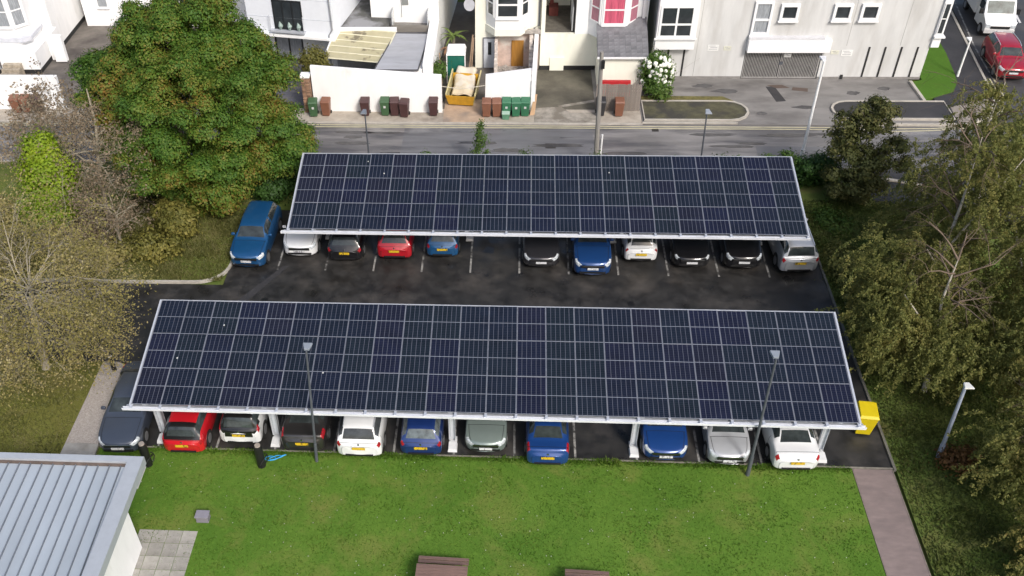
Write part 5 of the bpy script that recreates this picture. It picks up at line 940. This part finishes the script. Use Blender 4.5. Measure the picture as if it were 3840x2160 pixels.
tree('yellowing shrub at the foot of the big green tree', (-2.7, 15.3, 0), [((-2.6, 15.2, 1.0), (1.0, .9, .9), 60), ((-3.4, 15.8, .8), (.8, .8, .8), 34)], lm_yell, .09, 60, .22, r=.05, name='shrub', cat='shrub')
tree('dark green shrub in the gap between big tree and farther canopy', (2.6, 19.6, 0), [((2.4, 19.8, .9), (1.2, 1.1, 1.0), 60), ((1.6, 18.6, .7), (.9, .8, .7), 36)], lm_hedge, .09, 60, .22, r=.05, name='shrub', cat='shrub')
# twiggy trees on the left
def twiggy(label, base, height, nmain, length, depth, nleaf, leaf, lsize, bm_=None, droop=.1, spread=.55, lean=(0, 0, 1), r=.14, upz=.5, n=(3, 5), name='bare_tree', keep=.68, fork=.35, start=.35, lsig=.14):
    o = thing(name, label, 'tree', base); mb = MB(); tips = []; L_ = Vector(lean).normalized()*height
    pts = [Vector((0, 0, 0)), L_*.4+Vector((random.gauss(0, .08), random.gauss(0, .08), 0)), L_*.75+Vector((random.gauss(0, .12), random.gauss(0, .12), 0)), L_]
    mb.tube(pts, [r, r*.8, r*.5, r*.2], 8, cap=False)
    for k in range(nmain):
        t = random.uniform(start, 1.0); i = 0 if t < .4 else (1 if t < .75 else 2); lo_, hi_ = ((0, .4), (.4, .75), (.75, 1))[i]; q = pts[i].lerp(pts[i+1], (t-lo_)/(hi_-lo_)); a = 2*PI*k/nmain+random.gauss(0, .3)
        branches(mb, q, (math.cos(a), math.sin(a), upz+random.gauss(0, .2)), length*random.uniform(.7, 1.15), r*fork, depth, spread, n, 3, droop, tips, keep)
    mb.build('trunk', bm_ or twig_m, o, smooth=True)
    T = np.array(tips); idx = RNG.integers(0, len(T), nleaf); C = T[idx]+RNG.normal(size=(nleaf, 3))*lsig; leaf_mesh('crown', C, RNG.normal(size=(nleaf, 3))+np.array((0, 0, .8)), lsize, leaf, o); return o
twiggy('almost bare spreading tree with yellow leaves on the left grass by the pebble path', (-6.07, 4.75, 0), 4.3, 40, 3.1, 3, 40000, lm_dry, .048, droop=.16, spread=.46, r=.20, upz=.5, n=(4, 6), keep=.62, fork=.16, lean=(.05, .26, 1), lsig=.22, start=.42)
twiggy('bare brown tree with a pale trunk left of the big green tree', (-6.7, 16.0, 0), 7.4, 22, 2.1, 3, 11000, lm_brown, .06, droop=.05, r=.15, upz=.6, n=(3, 5), lean=(.06, .14, 1), start=.15, spread=.5, lsig=.18)
twiggy('low grey twiggy tree in front of the bare brown tree', (-5.4, 14.0, 0), 2.6, 14, 1.5, 3, 2600, lm_brown, .055, droop=.12, r=.10, upz=.5, n=(3, 4), spread=.6)
twiggy('leaning grey branched tree behind the lime green tree', (-11.4, 19.4, 0), 4.2, 14, 1.9, 3, 3800, lm_brown, .08, droop=.05, r=.11, upz=.7, n=(3, 4), lean=(.3, .1, 1))
twiggy('bare tree at the left edge below the lime green tree', (-11.2, 11.8, 0), 2.4, 14, 1.8, 3, 4200, lm_dry, .075, droop=.12, r=.13, upz=.55, n=(3, 5))
# straggly yellow undergrowth of the left verge
def bush(label, c, r, n, leaf, size, per=50, sig=.2, gap=0, name='shrub', group=None): return tree(label, (c[0], c[1], 0), [((c[0], c[1], c[2]), r, n)], leaf, size, per, sig, r=.04, name=name, cat='shrub', gap=gap, group=group, limbs=[])
bush('brownish low shrub on the left verge near the kerb', (-6.2, 12.6, .5), (1.8, 1.0, .6), 60, lm_dry, .08, sig=.26)
bush('yellow green low shrub on the left verge behind the sparse tree', (-3.6, 13.6, .5), (1.6, 1.0, .6), 55, lm_yell, .085, sig=.26)
bush('grey brown scrub between the bare trees', (-8.2, 14.4, .7), (1.8, 1.4, .8), 70, lm_brown, .085, sig=.28)
bush('dry tan scrub along the left road edge', (-12.5, 15.0, .8), (2.2, 1.8, .9), 80, lm_dry, .09, sig=.3)
bush('dark leafy shrub under the big green tree', (-4.2, 17.6, .8), (1.4, 1.3, .9), 60, lm_dark, .09)
# right side: hedge, dark tree, birches
bush('clipped dark green hedge at the right end of the farther canopy', (31.0, 20.9, .75), (1.25, .75, .85), 110, lm_hedge, .08, sig=.17, name='hedge')
tree('dark olive bushy tree right of the hedge', (32.6, 19.4, 0), [((32.4, 19.2, 1.7), (1.5, 1.4, 1.7), 110), ((31.8, 19.9, 3.7), (.75, .7, .9), 42), ((32.9, 19.6, 4.7), (.95, .8, 1.2), 60), ((33.5, 19.2, 2.8), (1.1, 1.0, 1.1), 50)], lm_dark, .075, 55, .24, r=.11, up=.5,
     bough=([((32.4, 19.2, 1.6), (1.3, 1.2, 1.4), .9), ((31.7, 20.0, 3.5), (.6, .5, .8), .3), ((32.8, 19.7, 4.6), (.75, .6, 1.0), .4), ((33.6, 19.2, 2.6), (.9, .8, .9), .4)], 22, .5, 18, 26, .13, .4, .4))
BG = 'birches along the right verge'
def birch(label, base, top, lobes, per=66, size=.052, sig=.36, gap=.2, r=.12, leaf=None, extra=()):
    o = thing('birch_tree', label, 'tree', base, 0, BG); b = Vector(base); mb = MB(); t = Vector(top)-b
    pts = [Vector((0, 0, 0)), t*.35+Vector((random.gauss(0, .15), random.gauss(0, .15), 0)), t*.7+Vector((random.gauss(0, .2), random.gauss(0, .2), 0)), t]
    mb.tube(pts, [r, r*.8, r*.5, r*.18], 8, cap=False); tips = []; tw = MB()
    for k in range(15):
        q = pts[1].lerp(pts[3], random.random()); a = random.uniform(0, 2*PI); branches(tw, q, (math.cos(a), math.sin(a), .8), random.uniform(1.4, 2.4), r*.36, 2, .5, (3, 4), 3, .25, tips)
    for a_, c_ in extra: mb.tube([Vector(a_)-b, (Vector(a_)-b).lerp(Vector(c_)-b, .5)+Vector((.1, 0, .15)), Vector(c_)-b], [r*.55, r*.4, r*.15], 6, cap=False)
    mb.build('trunk', bark_pale, o, smooth=True); tw.build('branches', M('birch_twig', (.15, .11, .08), .9, var=.3), o, smooth=True); C, N_ = strands(lobes, per, .85); leaf_mesh('crown', C-np.array(b), N_, size, leaf or lm_olive, o, .55); return o
birch('birch with pale trunk right of the lot beside the silver people carrier', (33.0, 8.6, 0), (33.6, 10.6, 8.6), [((31.8, 8.0, 3.5), (2.7, 3.8, 2.3), 360), ((33.8, 9.8, 7.0), (2.4, 2.4, 2.0), 150)], extra=[((33.2, 9.2, 4.0), (35.4, 10.2, 8.0)), ((33.1, 8.9, 2.6), (31.6, 7.6, 5.2))])
birch('birch overhanging the corner of the nearer canopy', (32.2, 4.6, 0), (32.0, 5.8, 6.0), [((30.9, 5.4, 3.0), (2.1, 3.0, 1.9), 290), ((32.8, 3.4, 3.0), (1.8, 1.6, 1.5), 110)], extra=[((32.2, 4.7, 1.8), (30.4, 5.6, 4.4))])
birch('birch leaning over the road bend behind the dark olive tree', (36.2, 15.4, 0), (36.8, 16.6, 8.0), [((35.8, 15.4, 4.8), (2.4, 2.6, 2.6), 130), ((37.2, 16.0, 7.0), (2.4, 2.2, 1.8), 100), ((34.2, 14.0, 3.2), (2.0, 2.2, 1.8), 90)], gap=.4)
birch('birch at the right picture edge with a long bare limb', (36.4, 7.4, 0), (36.4, 9.4, 8.4), [((36.0, 7.6, 5.4), (2.4, 3.0, 3.0), 200), ((36.8, 11.8, 7.2), (2.2, 2.4, 2.0), 110)], extra=[((36.4, 8.0, 3.0), (34.2, 9.6, 7.6)), ((36.4, 8.2, 4), (37.6, 10.6, 8.4))])
birch('russet birch at the lower right corner above the dark grass', (35.0, -1.2, 0), (34.8, -.4, 5.0), [((33.9, -1.6, 2.6), (1.9, 2.4, 1.8), 190), ((35.2, 2.4, 3.6), (2.2, 2.2, 2.2), 170), ((33.4, -4.8, 1.5), (1.5, 2.0, 1.4), 130)], gap=.3)
birch('birch filling the right edge above the grey blue lamp post', (37.2, 3.0, 0), (37.0, 4.4, 7.0), [((36.2, 4.2, 5.0), (2.4, 2.6, 2.4), 150), ((34.4, 5.2, 3.0), (2.0, 2.0, 1.7), 130), ((34.4, 12.6, 2.6), (2.2, 2.4, 1.8), 130)], gap=.3)
bush('small russet shrub at the foot of the grey blue lamp post', (32.2, .6, .3), (.6, .5, .35), 22, leaf_mat('leaf_russet', [(0, (.10, .05, .02)), (1, (.20, .10, .03))]), .07)
bush('yellow green weeds on the right verge beside the farther canopy', (31.2, 17.0, .12), (.8, 1.2, .12), 40, lm_fresh, .07, sig=.2)
bush('low ragged plants right of the car park edge below the silver carrier', (31.0, 13.0, .25), (.9, 2.2, .35), 50, lm_olive, .07, sig=.25)
# flowering hydrangea by the forecourt
hy = tree('large hydrangea covered in white flower heads by the forecourt', (23.5, 30.8, 0), [((23.45, 30.9, 1.35), (.92, .85, 1.25), 150), ((23.6, 30.2, .6), (.7, .5, .5), 40)], lm_fresh, .085, 46, .17, r=.05, name='hydrangea', cat='shrub', up=.6)
flm = M('petal_white', (.78, .78, .70), .8, var=.12, scale=20); fl = bmesh.new(); bmesh.ops.create_icosphere(fl, subdivisions=2, radius=.105)
for v in fl.verts: v.co *= random.uniform(.86, 1.1)
fme = bpy.data.meshes.new('flower_head'); fl.to_mesh(fme); fl.free(); fme.materials.append(flm)
for i in range(105):
    d = Vector((random.gauss(0, 1), random.gauss(-.7, .7), random.gauss(.1, .9))).normalized(); link('flower_head', fme, hy, (-.05+d.x*.98, .1+d.y*.92, 1.32+d.z*1.28), (random.random()*6, random.random()*6, 0)).scale = (s := random.uniform(.9, 1.5), s, s*.9)
# garden plants
bush('olive foliage plant beside the lean-to behind the brick pier', (2.25, 31.2, 1.9), (.85, .7, .85), 60, lm_yell, .08, sig=.2)
bush('small green plant at the top of the long white wall', (10.0, 30.2, 1.9), (.4, .5, .45), 26, lm_fresh, .07)
tree('airy conical green sapling standing behind the farther canopy', (12.92, 22.1, 0), [((12.92, 22.1, .9), (.48, .45, .5), 26), ((12.92, 22.1, 1.6), (.34, .32, .4), 18), ((12.92, 22.1, 2.25), (.18, .17, .35), 10), ((12.92, 22.1, 2.7), (.07, .07, .25), 5)], lm_fresh, .055, 26, .12, r=.03, name='sapling', cat='sapling', limbs=[])
pm = thing('palm_plant', 'spiky green palm in the yard beside the white house', 'palm', (10.7, 35.3, 0)); mb = MB().tube([(0, 0, 0), (0, 0, 1.7)], [.12, .09], 8); mb.build('trunk', bark, pm)
def frond(parent, base, a, ln, tilt, mat, w=.08):
    pts = [Vector(base)+Vector((math.cos(a)*t*ln, math.sin(a)*t*ln, t*tilt*ln-t*t*.75*ln)) for t in np.linspace(0, 1, 6)]; mb = MB(); p = Vector((-math.sin(a), math.cos(a), 0)); vs = []
    for i, q in enumerate(pts): ww = w*math.sin(PI*(.15+.85*i/5)); vs += [q-p*ww, q+Vector((0, 0, .02)), q+p*ww]
    mb.add(vs, [(i*3+k, i*3+k+1, (i+1)*3+k+1, (i+1)*3+k) for i in range(5) for k in range(2)]); mb.build('frond', mat, parent)
pf = M('palm_green', (.11, .16, .03), .6, var=.3); pdry = M('palm_dead', (.28, .15, .085), .8, var=.3)
for k in range(16): frond(pm, (0, 0, 1.7), k*2.4, random.uniform(.8, 1.2), random.uniform(.3, 1.1), pf)
for k in range(12): frond(pm, (-.35, -.5, 1.2), k*2.4, random.uniform(.45, .7), random.uniform(.0, .5), pdry, .1)
# weeds behind the farther canopy
for i, (x_, y_, s_) in enumerate(((9.9, 21.0, .35), (15.4, 21.2, .4), (19.3, 20.6, .55), (23.4, 20.9, .35), (25.9, 20.4, .7), (27.0, 20.8, .5), (28.4, 21.0, .6), (29.6, 21.3, .5))):
    bush(['leftmost', 'second', 'third', 'fourth', 'fifth and largest', 'sixth', 'seventh', 'rightmost'][i]+' clump of weeds behind the farther canopy', (x_, y_, .75+s_*.35), (s_, .35, .4+s_*.5), int(10+s_*20), lm_fresh, .07, sig=.16, name='weed_clump', group='weeds behind the farther canopy')
# ------------------------------------------------------------------ grass blades on the lawns (uncountable)
def tufts(name, label, poly, n, h, mat, z=.02, edge=None):
    x0, x1, y0, y1 = poly; x = RNG.uniform(x0, x1, n); y = RNG.uniform(y0, y1, n)
    k = n//4 if edge else 0
    if edge: y[:k] = edge-np.abs(RNG.normal(0, .14, k))+.05
    hh = h*RNG.uniform(.4, 1.3, n)*(0.7+.6*(np.sin(x*1.3+y*.7)*np.sin(y*1.9-x*.4) > .1)); hh[:k] *= 2.6*(.5+.5*np.abs(np.sin(x[:k]*2.1)*np.sin(x[:k]*.67+1))); a = RNG.uniform(0, 2*PI, n); w = .022+RNG.uniform(0, .02, n); lx, ly = RNG.normal(0, .5, n)*hh, RNG.normal(0, .5, n)*hh
    V = np.empty((n, 3, 3)); V[:, 0] = np.stack([x-np.cos(a)*w, y-np.sin(a)*w, np.full(n, z)], 1); V[:, 1] = np.stack([x+np.cos(a)*w, y+np.sin(a)*w, np.full(n, z)], 1); V[:, 2] = np.stack([x+lx, y+ly, z+hh], 1)
    me = bpy.data.meshes.new(name); me.vertices.add(3*n); me.vertices.foreach_set('co', V.reshape(-1).astype(np.float32)); me.loops.add(3*n); me.loops.foreach_set('vertex_index', np.arange(3*n, dtype=np.int32)); me.polygons.add(n); me.polygons.foreach_set('loop_start', np.arange(0, 3*n, 3, dtype=np.int32)); me.update(calc_edges=True); me.materials.append(mat)
    return stuff(link(name, me), label, 'grass')
gl1 = leaf_mat('blade_green', [(0, (.08, .17, .018)), (.5, (.105, .205, .022)), (.85, (.15, .22, .035)), (1, (.24, .24, .07))], .45); gl2 = leaf_mat('blade_olive', [(0, (.10, .115, .03)), (.5, (.15, .155, .045)), (1, (.25, .22, .10))], .4)
tufts('lawn_blades', 'short bright green grass blades covering the front lawn', (-1.9, 28.1, -8.5, .16), 60000, .036, gl1, edge=.17)
tufts('verge_blades', 'rough olive grass blades on the left verge', (-16, .45, 11.25, 17.5), 50000, .16, gl2)
tufts('side_lawn_blades', 'short olive grass blades beside the pebble path', (-12, -3.65, -3.5, 5.2), 26000, .07, gl2)
tufts('right_verge_blades', 'rough dark grass blades on the right verge', (29.9, 38, -8, 19), 70000, .12, leaf_mat('blade_dark', [(0, (.06, .085, .02)), (.6, (.095, .12, .028)), (1, (.18, .17, .06))], .35))
mb = MB()
for i in range(260):
    x_, y_ = random.uniform(-1.5, 28), random.uniform(-7.5, -.1); mb.add([(x_-.02, y_, .085), (x_, y_-.02, .085), (x_+.02, y_, .085), (x_, y_+.02, .085)], [(0, 1, 2, 3)])
stuff(mb.build('daisies', M('daisy_white', (.55, .55, .48), .8)), 'tiny pale daisies scattered over the front lawn', 'daisies')
